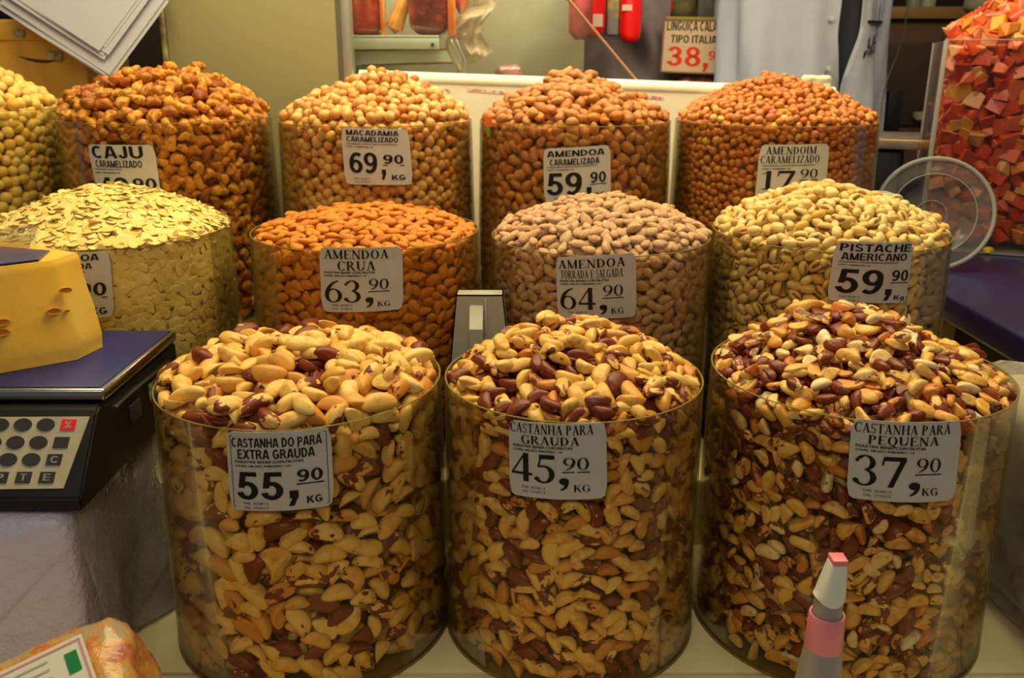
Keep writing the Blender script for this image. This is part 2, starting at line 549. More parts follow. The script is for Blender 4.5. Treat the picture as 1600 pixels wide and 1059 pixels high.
TV, TH_ = 0.20, 0.16      # upright and level strokes of the plain bold letters
SG = {
    'A': (.80, [('b', .11, 0, .34, 1, .2), ('b', .69, 0, .46, 1, .2), ('h', .2, .6, .27, .15)]),
    'C': (.80, [('a', .41, .5, .37, .51, TV, TH_, 48, 312)]),
    'D': (.80, [('b', .15, 0, .15, 1, TV), ('a', .3, .5, .43, .5, TV, TH_, -90, 90), ('h', .08, .31, .08, TH_), ('h', .08, .31, .92, TH_)]),
    'E': (.70, [('b', .15, 0, .15, 1, TV), ('h', .08, .66, .08, TH_), ('h', .08, .64, .92, TH_), ('h', .08, .6, .51, .15)]),
    'G': (.86, [('a', .43, .5, .38, .51, TV, TH_, 42, 350), ('h', .44, .8, .44, .15), ('b', .71, .12, .71, .5, .18)]),
    'H': (.82, [('b', .15, 0, .15, 1, TV), ('b', .67, 0, .67, 1, TV), ('h', .15, .67, .52, TH_)]),
    'I': (.34, [('b', .17, 0, .17, 1, TV)]),
    'J': (.62, [('b', .46, .3, .46, 1, TV), ('a', .3, .31, .26, .32, TV, TH_, 185, 360)]),
    'K': (.82, [('b', .15, 0, .15, 1, TV), ('b', .22, .38, .66, 1, .23), ('b', .68, 0, .38, .58, .24)]),
    'L': (.68, [('b', .15, 0, .15, 1, TV), ('h', .08, .64, .08, TH_)]),
    'M': (.98, [('b', .15, 0, .15, 1, TV), ('b', .83, 0, .83, 1, TV), ('b', .16, 1, .48, 0, .2), ('b', .82, 1, .50, 0, .2)]),
    'N': (.82, [('b', .15, 0, .15, 1, TV), ('b', .67, 0, .67, 1, TV), ('b', .15, 1, .67, 0, .22)]),
    'O': (.88, [('a', .44, .5, .40, .51, TV, TH_, 0, 360)]),
    'P': (.74, [('b', .15, 0, .15, 1, TV), ('a', .38, .70, .30, .30, .19, .15, -90, 90), ('h', .1, .4, .925, .15), ('h', .1, .4, .475, .15)]),
    'R': (.82, [('b', .15, 0, .15, 1, TV), ('a', .40, .715, .30, .285, .19, .15, -90, 90), ('h', .1, .42, .925, .15), ('h', .1, .42, .505, .15), ('b', .68, 0, .46, .48, .22)]),
    'S': (.74, [('a', .36, .735, .30, .275, .17, .15, 20, 262), ('a', .36, .275, .32, .285, .18, .15, -165, 82), ('b', .24, .6, .5, .42, .2)]),
    'T': (.72, [('b', .36, 0, .36, 1, TV), ('h', .02, .7, .92, TH_)]),
    'U': (.82, [('b', .15, .34, .15, 1, TV), ('b', .67, .34, .67, 1, TV), ('a', .41, .36, .36, .37, TV, TH_, 180, 360)]),
    'X': (.80, [('b', .12, 0, .66, 1, .23), ('b', .68, 0, .14, 1, .23)]),
    'Z': (.74, [('h', .06, .68, .92, TH_), ('h', .05, .7, .08, TH_), ('b', .17, .06, .56, .94, .23)]),
    'Ç': (.80, [('a', .41, .5, .37, .51, TV, TH_, 48, 312), ('b', .38, -.24, .46, -.02, .12)]),
    'g': (.66, [('a', .32, .33, .27, .34, .17, .14, 0, 360), ('b', .52, -.12, .52, .66, .17), ('a', .34, -.08, .26, .2, .16, .13, 190, 350)]),
    '0': (.66, [('a', .33, .5, .29, .51, .18, .14, 0, 360)]),
    '3': (.66, [('a', .31, .735, .26, .275, .17, .14, -80, 170), ('a', .31, .285, .29, .295, .18, .14, -170, 85), ('h', .22, .4, .52, .13)]),
    '4': (.70, [('b', .5, 0, .5, 1, .18), ('b', .13, .28, .46, 1, .15), ('h', .03, .68, .28, .15)]),
    '5': (.66, [('a', .31, .325, .30, .335, .18, .15, -165, 140), ('b', .16, .42, .22, .98, .17), ('h', .14, .58, .92, .16)]),
    '6': (.66, [('a', .34, .32, .29, .33, .18, .14, 0, 360), ('a', .40, .46, .35, .54, .18, .15, 55, 190)]),
    '8': (.68, [('a', .34, .74, .26, .27, .16, .13, 0, 360), ('a', .34, .28, .30, .295, .18, .14, 0, 360)]),
    '9': (.66, [('a', .32, .68, .29, .33, .18, .14, 0, 360), ('a', .26, .54, .35, .55, .18, .15, -125, 10)]),
    ',': (.34, [('b', .17, 0, .17, .24, .24), ('b', .09, -.24, .2, .02, .15)]),
    ' ': (.34, []),
}


def arc_poly(cx, cy, rx, ry, tx, ty, a0, a1):
    n = max(6, int(abs(a1 - a0) / 14))
    vs, fs = [], []
    for i in range(n + 1):
        a = R_(a0 + (a1 - a0) * i / n)
        vs.append((cx + rx * math.cos(a), cy + ry * math.sin(a)))
        vs.append((cx + (rx - tx) * math.cos(a), cy + (ry - ty) * math.sin(a)))
    for i in range(n):
        fs.append((2 * i, 2 * i + 2, 2 * i + 3, 2 * i + 1))
    return vs, fs


def block(body): return serif(body, SG)


def serif(body, table=None):
    table = table or GL
    vs, fs = [], []
    x = 0
    for ch in body:
        acc = None
        if ch in 'ÁÚ':
            acc, ch = True, {'Á': 'A', 'Ú': 'U'}[ch]
        wd, prims = table[ch]
        prims = list(prims)
        if acc: prims.append(('b', .42, 1.06, .6, 1.26, .12))
        for p in prims:
            k = p[0]
            if k == 'b':
                _, x0, y0, x1, y1, w = p
                v = [(x0 - w / 2, y0), (x0 + w / 2, y0), (x1 + w / 2, y1), (x1 - w / 2, y1)]
                f = [(0, 1, 2, 3)]
            elif k == 'h':
                _, x0, x1, y, t = p
                v = [(x0, y - t / 2), (x1, y - t / 2), (x1, y + t / 2), (x0, y + t / 2)]
                f = [(0, 1, 2, 3)]
            elif k == 's':
                _, cx, y, w = p
                s = 0.045 if y < 0.5 else -0.045
                v = [(cx - w / 2, y), (cx + w / 2, y), (cx + w / 2, y + s), (cx - w / 2, y + s)]
                f = [(0, 1, 2, 3)]
            elif k == 'd':
                _, cx, cy, r = p
                v = [(cx + r * math.cos(2 * math.pi * i / 10), cy + r * math.sin(2 * math.pi * i / 10)) for i in range(10)]
                f = [tuple(range(10))]
            else:
                v, f = arc_poly(*p[1:])
            o = len(vs)
            vs += [(a + x, b) for a, b in v]
            fs += [tuple(o + i for i in q) for q in f]
        x += wd
    return vs, fs


def fit(glyphs, box):
    """scale lettering to box = (x0, x1, ytop, ybottom), card fractions measured from the top left"""
    vs, fs = glyphs
    xs, ys = [v[0] for v in vs], [v[1] for v in vs]
    x0, x1, y0, y1 = box
    sx = (x1 - x0) / max(1e-6, max(xs) - min(xs))
    sy = (y1 - y0) / max(1e-6, max(ys) - min(ys))
    return [(x0 + (a - min(xs)) * sx, y1 - (b - min(ys)) * sy) for a, b in vs], fs


def quad(x0, x1, y0, y1):
    return [(x0, y0), (x1, y0), (x1, y1), (x0, y1)], [(0, 1, 2, 3)]


def on_cyl(key, px, py):
    """point of the tub's outer wall seen at a photo position -> (angle, z)"""
    x, y, r, zr, zb = TUB[key]
    d = ray(px, py)
    rr = r
    for _ in range(4):
        a = d.x ** 2 + d.y ** 2
        b = -2 * (d.x * x + d.y * y)
        c = x * x + y * y - rr * rr
        q = max(b * b - 4 * a * c, 0)
        s = (-b - math.sqrt(q)) / (2 * a)
        p = d * s
        rr = tub_r(key, CAM_Z + p.z)
    return math.atan2(p.y - y, p.x - x), CAM_Z + p.z


def lettering(parent, items, place, mat, off):
    for name, (vs, fs) in items:
        MB().poly([place(a, b, off) for a, b in vs], fs).done(name, mat, parent, smooth=False)


def sign(key, corners, lines, digits, cents, unit, font, small, dates, label, digit_boxes=None, boxes=None, border=False):
    x, y, r, zr, zb = TUB[key]
    C = [on_cyl(key, *c) for c in corners]
    C = [(a if a < 1.2 else a - 2 * math.pi, z) for a, z in C]

    def place(u, v, off):
        t = [C[0][i] * (1 - u) * (1 - v) + C[1][i] * u * (1 - v) + C[2][i] * u * v + C[3][i] * (1 - u) * v for i in (0, 1)]
        rr = tub_r(key, min(t[1], zr)) + 0.0012 + off
        return Vector((x + rr * math.cos(t[0]), y + rr * math.sin(t[0]), t[1]))

    e = empty('price_sign', place(0.5, 1.0, 0), label, 'sign', 'printed price signs on the tubs')
    # card with softly rounded corners
    def cut(u, v):
        if u in (0.0, 1.0) and v in (0.0, 1.0):
            return (abs(u - 0.022), abs(v - 0.03))
        return (u, v)
    MB().surf(lambda u, v: place(*cut(u, v), 0.0006), 16, 6, lambda u, v: place(*cut(u, v), 0.0)).done('card', M['paper'], e)
    fn = serif if font == 'serif' else block
    bx = boxes or {}
    items = []
    for i, (txt, b) in enumerate(lines):
        items.append(('title', fit(serif(txt) if font == 'serif' else block(txt), b)))
    for txt, b in small:
        items.append(('small_print', fit(sans(txt, 0.03), b)))
    for txt, b in digits:
        items.append(('price_figures', fit(serif(txt) if font == 'serif' else block(txt), b)))
    for txt, b in cents:
        items.append(('cents', fit(serif(txt) if font == 'serif' else block(txt), b)))
        items.append(('underline', quad(b[0] - .01, b[1] + .01, b[3] + .022, b[3] + .038)))
    for txt, b in unit:
        items.append(('unit', fit(fn(txt), b)))
    for txt, b in dates:
        items.append(('date_print', fit(sans(txt, 0.01), b)))
    if border:
        t = 0.006
        vs, fs = [], []
        for q in ((.04, .95, .045, .045 + t), (.04, .95, .955, .955 + t), (.04, .04 + t, .045, .955), (.95, .95 + t, .045, .961)):
            v, f = quad(*q)
            fs += [tuple(len(vs) + i for i in g) for g in f]
            vs += v
        items.append(('border_line', (vs, fs)))
    lettering(e, items, place, M['ink'], 0.0013)
    return e


SM = lambda y: [('PARATINI BENEF.COM.FRUTAS', (.05, .66, y, y + .035)), ('CNPJ: 08.057.998/0001-12', (.05, .56, y + .055, y + .09))]
SM2 = lambda y: [('COM.JANEIRO COM.DE PROD.ALIMENTICIOS', (.06, .80, y, y + .028)), ('CNPJ:11.558.880/0001-00', (.06, .45, y + .05, y + .078))]
DT = lambda y: [('FAB: 30/08/13', (.14, .38, y, y + .032)), ('VAL: 27/09/13', (.14, .38, y + .058, y + .09))]
sign('extra', [(354, 672), (516, 665), (522, 787), (362, 794)],
     [('CASTANHA DO PARÁ', (.055, .91, .045, .19)), ('EXTRA GRAÚDA', (.11, .84, .185, .335))],
     [('55', (.08, .53, .50, .855)), (',', (.575, .67, .745, .94))], [('90', (.665, .905, .485, .64))], [('KG', (.745, .89, .83, .925))],
     'sans', [('PARATINI BENEF.COM.FRUTAS', (.08, .73, .355, .388)), ('CNPJ: 08.057.998/0001-12', (.08, .61, .412, .444))], DT(.885),
     'price card reading CASTANHA DO PARÁ EXTRA GRAÚDA 55,90 KG', border=True)
sign('large', [(796, 654), (947, 658), (948, 776), (798, 770)],
     [('CASTANHA PARA', (.02, .87, .02, .145)), ('GRAUDA', (.14, .73, .172, .285))],
     [('45', (.03, .48, .41, .79)), (',', (.52, .62, .71, .88))], [('90', (.565, .82, .44, .605))], [('KG', (.665, .83, .80, .895))],
     'serif', SM(.30), DT(.845), 'price card reading CASTANHA PARA GRAUDA 45,90 KG')
sign('small', [(1331, 652), (1502, 655), (1490, 779), (1322, 775)],
     [('CASTANHA PARÁ', (.03, .885, .005, .155)), ('PEQUENA', (.15, .78, .178, .315))],
     [('37', (.04, .50, .43, .82)), (',', (.53, .635, .745, .92))], [('90', (.59, .815, .445, .62))], [('KG', (.655, .81, .82, .915))],
     'serif', SM(.305), DT(.86), 'price card reading CASTANHA PARÁ PEQUENA 37,90 KG')
sign('raw', [(499, 385), (628, 384), (630, 482), (504, 486)],
     [('AMENDOA', (.06, .83, .035, .175)), ('CRUA', (.22, .67, .205, .35))],
     [('63', (.05, .485, .50, .85)), (',', (.535, .635, .77, .93))], [('90', (.585, .82, .485, .655))], [('KG', (.68, .835, .84, .925))],
     'serif', SM(.365), DT(.875), 'price card reading AMENDOA CRUA 63,90 KG')
sign('salted', [(869, 401), (993, 393), (994, 494), (872, 495)],
     [('AMENDOA', (.03, .865, .05, .19)), ('TORRADA E SALGADA', (.06, .835, .215, .35))],
     [('64', (.045, .49, .50, .855)), (',', (.535, .63, .775, .935))], [('90', (.585, .83, .47, .645))], [('KG', (.68, .835, .83, .925))],
     'serif', SM(.37), DT(.885), 'price card reading AMENDOA TORRADA E SALGADA 64,90 KG')
sign('pistachio', [(1306, 375), (1427, 377), (1414, 472), (1291, 468)],
     [('PISTACHE', (.06, .96, .035, .16)), ('AMERICANO', (.09, .92, .185, .305))],
     [('59', (.07, .64, .45, .855)), (',', (.67, .77, .765, .955))], [('90', (.745, .975, .455, .635))], [('Kg', (.81, .955, .87, .965))],
     'sans', SM2(.325), DT(.895), 'price card reading PISTACHE AMERICANO 59,90 Kg')
sign('flaked', [(48, 395), (171, 391), (179, 494), (54, 496)],
     [('AMENDOA', (.10, .87, .03, .13)), ('LAMINADA', (.14, .78, .16, .25))],
     [], [('90', (.60, .93, .46, .66))], [('KG', (.73, .92, .84, .945))],
     'sans', [('COM.JANEIRO COM.DE PROD.', (.1, .70, .28, .31))], [], 'price card ending in 90 KG on the flaked almonds, half hidden by the cheese')
sign('macadamia', [(533, 199), (638, 202), (645, 288), (540, 287)],
     [('MACADAMIA', (.075, .84, .03, .12)), ('CARAMELIZADO', (.075, .825, .145, .235))],
     [('69', (.09, .495, .42, .79)), (',', (.54, .61, .72, .90))], [('90', (.585, .88, .455, .615))], [('KG', (.69, .89, .815, .91))],
     'sans', SM2(.265), DT(.875), 'price card reading MACADAMIA CARAMELIZADO 69,90 KG')
sign('almond', [(849, 232), (953, 226), (954, 311), (851, 317)],
     [('AMENDOA', (.06, .91, .05, .16)), ('CARAMELIZADA', (.10, .83, .20, .315))],
     [('59', (.04, .565, .45, .86)), (',', (.62, .705, .735, .92))], [('90', (.69, .925, .465, .66))], [('KG', (.755, .905, .84, .93))],
     'sans', SM2(.335), DT(.9), 'price card reading AMENDOA CARAMELIZADA 59,90 KG')
sign('peanut', [(1188, 226), (1296, 224), (1287, 318), (1178, 322)],
     [('AMENDOIM', (.09, .80, .03, .155)), ('CARAMELIZADO', (.03, .855, .175, .30))],
     [('17', (.07, .53, .42, .72)), (',', (.55, .62, .66, .80))], [('90', (.60, .85, .40, .55))], [('KG', (.7, .86, .78, .88))],
     'serif', SM2(.325), DT(.88), 'price card reading AMENDOIM CARAMELIZADO 17,90')
sign('cashew', [(137, 225), (241, 226), (254, 320), (158, 320)],
     [('CAJU', (.065, .835, .02, .22)), ('CARAMELIZADO', (.09, .80, .255, .37))],
     [('49', (.06, .55, .53, .85)), (',', (.57, .66, .78, .93))], [('90', (.62, .96, .545, .745))], [('KG', (.7, .9, .82, .92))],
     'sans', [('COM.JANEIRO COM.DE PROD.', (.04, .5, .39, .42)), ('CNPJ:11.558.880/0001-00', (.04, .46, .445, .475))], DT(.9),
     'price card reading CAJU CARAMELIZADO 49,90, lower edge hidden by flaked almonds')

# ------------------------------------------------------------------ nuts: shapes
def uv_sphere(nu, nv):
    """unit sphere with its poles on the x axis"""
    vs = [(1, 0, 0)]
    for j in range(1, nv):
        p = math.pi * j / nv
        for i in range(nu):
            a = 2 * math.pi * i / nu
            vs.append((math.cos(p), math.sin(p) * math.cos(a), math.sin(p) * math.sin(a)))
    vs.append((-1, 0, 0))
    fs = []
    for i in range(nu):
        fs.append((0, 1 + i, 1 + (i + 1) % nu))
    for j in range(nv - 2):
        for i in range(nu):
            a, b = 1 + j * nu + i, 1 + j * nu + (i + 1) % nu
            fs.append((a, a + nu, b + nu, b))
    o = 1 + (nv - 2) * nu
    for i in range(nu):
        fs.append((o + i, len(vs) - 1, o + (i + 1) % nu))
    return np.array(vs), fs


def lumps(v, rng, amt, freq=2.2, n=5):
    d = np.zeros(len(v))
    for _ in range(n):
        k = rng.normal(size=3) * freq
        d += np.sin(v @ k + rng.uniform(0, 6.28))
    return v * (1 + amt * d / math.sqrt(n))[:, None]


def break_off(v, rng, cut, axis=0):
    """a snapped end: everything past a slanted plane is pulled back onto it"""
    n = rng.normal(size=3) * 0.35
    n[axis] = 1.0 if rng.random() < .5 else -1.0
    n /= np.linalg.norm(n)
    d = v @ n - cut
    v = v.copy()
    m = d > 0
    v[m] -= d[m][:, None] * n * 0.94
    return v


def shape_brazil(rng, v, broken=0):
    x = v[:, 0]
    th = np.arctan2(v[:, 2], v[:, 1])
    w = (np.maximum(0, 1 - np.abs(x) ** 2.5)) ** 0.62
    rad = np.sqrt(v[:, 1] ** 2 + v[:, 2] ** 2) + 1e-9
    tri = 1 + 0.12 * np.cos(3 * th + rng.uniform(0, 6.28)) + 0.05 * np.cos(2 * th + rng.uniform(0, 6))
    ta = rng.uniform(-.22, .22)
    y = v[:, 1] / rad * w * tri * (1 + ta * x)
    z = v[:, 2] / rad * w * tri * (1 + ta * x)
    bend = rng.uniform(.25, .75)
    y = y - bend * (x ** 2 - .33)
    v = np.stack([x, y, z], 1)
    v = lumps(v, rng, 0.025, 2.5)
    for _ in range(broken):
        v = break_off(v, rng, rng.uniform(0.0, .55), rng.choice([0, 0, 1, 2]))
    return v


def shape_almond(rng, v):
    x = v[:, 0]
    k = 1 - 0.28 * x - 0.12 * x ** 2
    v = np.stack([x, v[:, 1] * k, v[:, 2] * (k * .5 + .5)], 1)
    v[:, 2] += rng.uniform(-.12, .12) * x ** 2
    return lumps(v, rng, 0.02, 2)


def shape_pistachio(rng, v):
    x = v[:, 0]
    v = v.copy()
    a = np.arctan2(v[:, 2], v[:, 1])
    open_ = rng.uniform(.06, .3)
    gap = (np.abs(a) < 0.25) & (x > -0.35)
    v[gap, 1] *= 0.35
    lip = (np.abs(a) > 0.25) & (np.abs(a) < 1.3) & (x > -0.3)
    v[lip, 2] *= 1 + open_ * (x[lip] + .3)
    v[lip, 1] *= 1.08
    v[:, 1] *= 1 - .1 * x
    return lumps(v, rng, 0.02, 2)


def shape_round(rng, v, amt=.05):
    return lumps(v, rng, amt, 1.9)


def shape_candy_almond(rng, v):
    x = v[:, 0]
    v = np.stack([x, v[:, 1] * (1 - .2 * x), v[:, 2]], 1)
    return lumps(v, rng, 0.075, 3.0, 6)


def shape_cashew(rng, v):
    x = v[:, 0]
    w = (np.maximum(0, 1 - np.abs(x) ** 4)) ** .5
    rad = np.sqrt(v[:, 1] ** 2 + v[:, 2] ** 2) + 1e-9
    y = v[:, 1] / rad * w * .85 - rng.uniform(.2, .75) * (x ** 2 - .4)
    z = v[:, 2] / rad * w * .9
    return lumps(np.stack([x, y, z], 1), rng, 0.13, 3.6, 8)


def shape_flake(rng, v):
    x = v[:, 0]
    v = np.stack([x, v[:, 1] * (1 - .25 * x), np.sign(v[:, 2]) * np.abs(v[:, 2]) ** .6], 1)
    v = break_off(v, rng, rng.uniform(.45, 1.2), 0)
    v[:, 2] += (v[:, 0] ** 2 * rng.uniform(-2.2, 2.2) + v[:, 1] * v[:, 0] * rng.uniform(-2, 2))
    return v


def cube_proto(rng):
    b = bmesh.new()
    bmesh.ops.create_cube(b, size=1.7)
    for q in b.verts:
        q.co += Vector(rng.normal(size=3) * .2)
    bmesh.ops.bevel(b, geom=b.edges[:], offset=.12, segments=1, affect='EDGES')
    b.verts.ensure_lookup_table()
    v = np.array([q.co[:] for q in b.verts])
    f = [tuple(q.index for q in g.verts) for g in b.faces]
    b.free()
    return v, f


# key: shape, semi-axes (m), variants
KIND = {
    'extra': (lambda r, v: shape_brazil(r, v, 1 if r.random() < .22 else 0), (.0212, .0106, .0094), 10),
    'large': (lambda r, v: shape_brazil(r, v, 1 if r.random() < .35 else 0), (.0172, .0086, .0078), 9),
    'small': (lambda r, v: shape_brazil(r, v, r.choice([0, 0, 1, 1, 2])), (.0160, .0085, .0072), 12),
    'flaked': (shape_flake, (.0132, .0082, .0008), 7),
    'raw': (shape_almond, (.0138, .0083, .0052), 4),
    'salted': (shape_almond, (.0138, .0080, .0056), 4),
    'pistachio': (shape_pistachio, (.0122, .0081, .0076), 5),
    'roasted': (shape_round, (.0120, .0112, .0105), 4),
    'cashew': (shape_cashew, (.0150, .0116, .0104), 7),
    'macadamia': (shape_round, (.0108, .0102, .0096), 6),
    'almond': (shape_candy_almond, (.0142, .0101, .0090), 6),
    'peanut': (lambda r, v: shape_round(r, v, .07), (.0088, .0076, .0072), 6),
    'papaya': (None, (.0175, .0165, .0155), 6),
}
PROTO = {}


def build_protos(key):
    fn, ax, nvar = KIND[key]
    rng = np.random.default_rng(sum(map(ord, key)))
    big = key in ('extra', 'large', 'small')
    out = []
    for i in range(nvar):
        seed = int(rng.integers(1e9))
        lods = []
        for nu, nv in (((14, 12), (9, 8)) if big else ((12, 10), (7, 6))):
            r = np.random.default_rng(seed)
            if key == 'papaya':
                v, f = cube_proto(r)
            else:
                v, f = uv_sphere(nu, nv)
                v = fn(r, v)
            v = v * np.array(ax)
            lods.append((v, f))
        out.append(lods)
    PROTO[key] = out


# ------------------------------------------------------------------ nuts: packing
_tiles = {}


def tile(aspect, seed, k, L=22.0):
    """a wrapped square of ellipses (long half-axis 1) thrown in without touching more than k allows"""
    kk = (round(aspect, 2), seed, k)
    if kk in _tiles: return _tiles[kk]
    r = random.Random(seed * 31 + int(aspect * 100))
    cell = 2.3
    n = int(L / cell)
    cell = L / n
    grid = {}
    out = []
    b = aspect
    fails = 0
    while fails < 1100:
        x, y = r.uniform(0, L), r.uniform(0, L)
        ph = r.gauss(0, R_(62))
        s = r.uniform(.84, 1.14)
        if fails > 500: s *= .8
        gi, gj = int(x / cell), int(y / cell)
        ok = True
        for di in (-1, 0, 1):
            for dj in (-1, 0, 1):
                for (x2, y2, p2, s2) in grid.get(((gi + di) % n, (gj + dj) % n), ()):
                    dx, dy = x2 - x, y2 - y
                    dx -= L * round(dx / L)
                    dy -= L * round(dy / L)
                    d = math.hypot(dx, dy)
                    if d > 2.4: continue
                    w = math.atan2(dy, dx)
                    r1 = s / math.sqrt(math.cos(w - ph) ** 2 + (math.sin(w - ph) / b) ** 2)
                    r2 = s2 / math.sqrt(math.cos(w - p2) ** 2 + (math.sin(w - p2) / b) ** 2)
                    if d < k * (r1 + r2):
                        ok = False
                        break
                if not ok: break
            if not ok: break
        if ok:
            grid.setdefault((gi, gj), []).append((x, y, ph, s))
            out.append((x, y, ph, s))
            fails = 0
        else:
            fails += 1
    _tiles[kk] = (np.array(out), L)
    return _tiles[kk]


def spread(aspect, seed, k, a, x0, x1, y0, y1, rng):
    """ellipse centres covering a rectangle in metres"""
    t, L = tile(aspect, seed, k)
    ox, oy = rng.uniform(0, L, 2)
    LL = L * a
    res = []
    for i in range(int(math.floor(x0 / LL)) - 1, int(math.ceil(x1 / LL)) + 1):
        for j in range(int(math.floor(y0 / LL)) - 1, int(math.ceil(y1 / LL)) + 1):
            q = t.copy()
            q[:, 0] = (q[:, 0] + ox) % L + i * L
            q[:, 1] = (q[:, 1] + oy) % L + j * L
            q[:, :2] *= a
            m = (q[:, 0] > x0) & (q[:, 0] < x1) & (q[:, 1] > y0) & (q[:, 1] < y1)
            res.append(q[m])
    return np.concatenate(res)


def basis(n, ph, up):
    """rotation with z along n, x turned by ph from the level direction"""
    n = n / np.linalg.norm(n)
    e1 = np.cross(up, n)
    e1 /= np.linalg.norm(e1)
    e2 = np.cross(n, e1)
    x = e1 * math.cos(ph) + e2 * math.sin(ph)
    return np.stack([x, np.cross(n, x), n], 1)


def tilt(rng, amt):
    ax = rng.normal(size=3)
    ax /= np.linalg.norm(ax)
    return np.array(Matrix.Rotation(rng.normal() * amt, 3, Vector(ax)))


# heap: height over the fill line, exponent, fill line relative to rim, roughness, peak offset (x, y), flat-top share
HEAP = {
    'extra': (.030, 1.9, .004, .014, (.01, .02)),
    'large': (.064, 1.5, -.006, .013, (-.004, .02)),
    'small': (.082, 1.45, -.010, .013, (-.02, .03)),
    'flaked': (.068, 1.7, .000, .003, (.0, .0)),
    'raw': (.036, 1.5, -.004, .003, (.0, .02)),
    'salted': (.053, 1.8, .004, .005, (.01, .0)),
    'pistachio': (.070, 1.6, .002, .009, (-.0, .0)),
    'roasted': (.100, 1.5, .0, .012, (.0, .0)),
    'cashew': (.076, 2.6, .002, .024, (.0, .0)),
    'macadamia': (.082, 1.4, .004, .012, (.02, .02)),
    'almond': (.088, 1.12, .004, .016, (-.01, .02)),
    'peanut': (.085, 1.22, .004, .012, (-.01, .01)),
}


def heap_h(key, x, y):
    tx, ty, r, zr, zb = TUB[key]
    H, p, e, rough, off = HEAP[key]
    dx, dy = x - off[0], y - off[1]
    # distance from the peak to the rim along this direction
    d = math.hypot(dx, dy)
    if d < 1e-6: return H
    ux, uy = dx / d, dy / d
    b = ux * off[0] + uy * off[1]
    full = -b + math.sqrt(max(1e-9, b * b - (off[0] ** 2 + off[1] ** 2 - r * r)))
    q = min(1.0, d / full)
    h = H * (1 - q ** p)
    n = mnoise.noise(Vector((x * 22 + tx * 90, y * 22, tx * 7))) * rough * (1 - q ** 4)
    return h + n


def fill_tub(key):
    """list of (centre, rotation, scale, layer, where)"""
    fn, ax, nvar = KIND[key]
    a, b, c = ax
    tx, ty, r, zr, zb = TUB[key]
    rng = np.random.default_rng(sum(map(ord, key)) * 7)
    H, p, e, rough, off = HEAP[key]
    zf = zr + e
    res = []
    aspect = max(b / a, .42)
    thin = key == 'flaked'
    step = max(c * 1.55, .0050) if not thin else .0022
    nl = 3 if not thin else 5
    view = math.atan2(-ty, -tx)
    smax = R_(122) * r
    for l in range(nl):
        lay = spread(aspect, 1 + l, .80 if not thin else .62, a, -smax, smax, zb + .006 + b * .6, zf - b * .2, rng)
        for s, z, ph, sc in lay:
            if key == 'small': sc *= rng.uniform(.62, 1.12)
            if key in ('large', 'extra'): sc *= rng.uniform(.85, 1.08)
            th = view + s / r
            nrm = np.array([math.cos(th), math.sin(th), 0.0])
            t0 = (.16 if l == 0 else .5) if not thin else (.1 if l == 0 else .28)
            Rm = tilt(rng, t0) @ basis(nrm, ph * (.8 if key in ('raw', 'salted', 'extra', 'large') else 1.0), np.array([0, 0, 1.0]))
            ext = math.sqrt(sum((ax[i] * sc * (Rm[:, i] @ nrm)) ** 2 for i in range(3)))
            rad = tub_r(key, z) - .0035 - ext * 1.03 - l * step - (rng.uniform(0, .4) * c if l else abs(rng.normal()) * .1 * c)
            if key == 'pistachio': Rm = Rm @ np.array(Matrix.Rotation(rng.uniform(0, 6.28), 3, 'X'))
            res.append((np.array([tx + rad * nrm[0], ty + rad * nrm[1], z]), Rm, sc, l, 'w'))
    for l in range(nl):
        lay = spread(aspect, 5 + l, .78 if not thin else .60, a, -r, r, -r, r, rng)
        for x, y, ph, sc in lay:
            d = math.hypot(x, y)
            if d > r - b * .75: continue
            eps = .004
            h = heap_h(key, x, y)
            gx = (heap_h(key, x + eps, y) - h) / eps
            gy = (heap_h(key, x, y + eps) - h) / eps
            nrm = np.array([-gx, -gy, 1.0])
            nrm /= np.linalg.norm(nrm)
            ph = rng.uniform(0, math.pi)
            if key == 'small': sc *= rng.uniform(.66, 1.15)
            t0 = (.34 if not thin else .22) if l < 2 else .6
            Rm = tilt(rng, t0) @ basis(nrm, ph, np.array([0.0, 1.0, 0.02]))
            z = zf + h - l * step - .15 * c + (rng.uniform(-.1, .55) * c if l == 0 else 0)
            P_ = np.array([x, y])
            if d > r * .8:
                u = np.array([x / d, y / d, 0])
                ext = math.sqrt(sum((ax[i] * sc * (Rm[:, i] @ u)) ** 2 for i in range(3)))
                lim = r - .003 - ext
                if z - c > zr + .002: lim += b * .7
                if d > lim: P_ = P_ / d * lim
            if key == 'pistachio': Rm = Rm @ np.array(Matrix.Rotation(rng.uniform(0, 6.28), 3, 'X'))
            res.append((np.array([tx + P_[0], ty + P_[1], z]), Rm, sc, l, 'h'))
    # loose ones lying proud on the heap
    n_loose = {'extra': 26, 'large': 34, 'small': 60, 'cashew': 60, 'almond': 70, 'macadamia': 60, 'peanut': 90}.get(key, 45 if not thin else 160)
    for _ in range(n_loose):
        d = math.sqrt(rng.random()) * r * .9
        w = rng.uniform(0, 6.28)
        x, y = d * math.cos(w), d * math.sin(w)
        z = zf + heap_h(key, x, y) + c * rng.uniform(.5, 1.2)
        Rm = tilt(rng, .35) @ basis(np.array([0, 0, 1.0]), rng.uniform(0, 6.28), np.array([0.0, 1.0, 0.02]))
        u = np.array([x / d, y / d, 0])
        ext = math.sqrt(sum((ax[i] * (Rm[:, i] @ u)) ** 2 for i in range(3)))
        if d + ext > r + .004: continue
        res.append((np.array([tx + x, ty + y, z]), Rm, rng.uniform(.9, 1.1), 0, 'h'))
    return res


BOX = (0.925, 1.36, 2.01, 2.42, 1.128, 1.572)      # the square box of candied cubes: x0 x1 y0 y1 z0 z1


BOX_ANG = R_(-21)
BOX_ROT = np.array(Matrix.Rotation(BOX_ANG, 3, 'Z'))
BOX_PIV = np.array([BOX[0], BOX[2], 0])


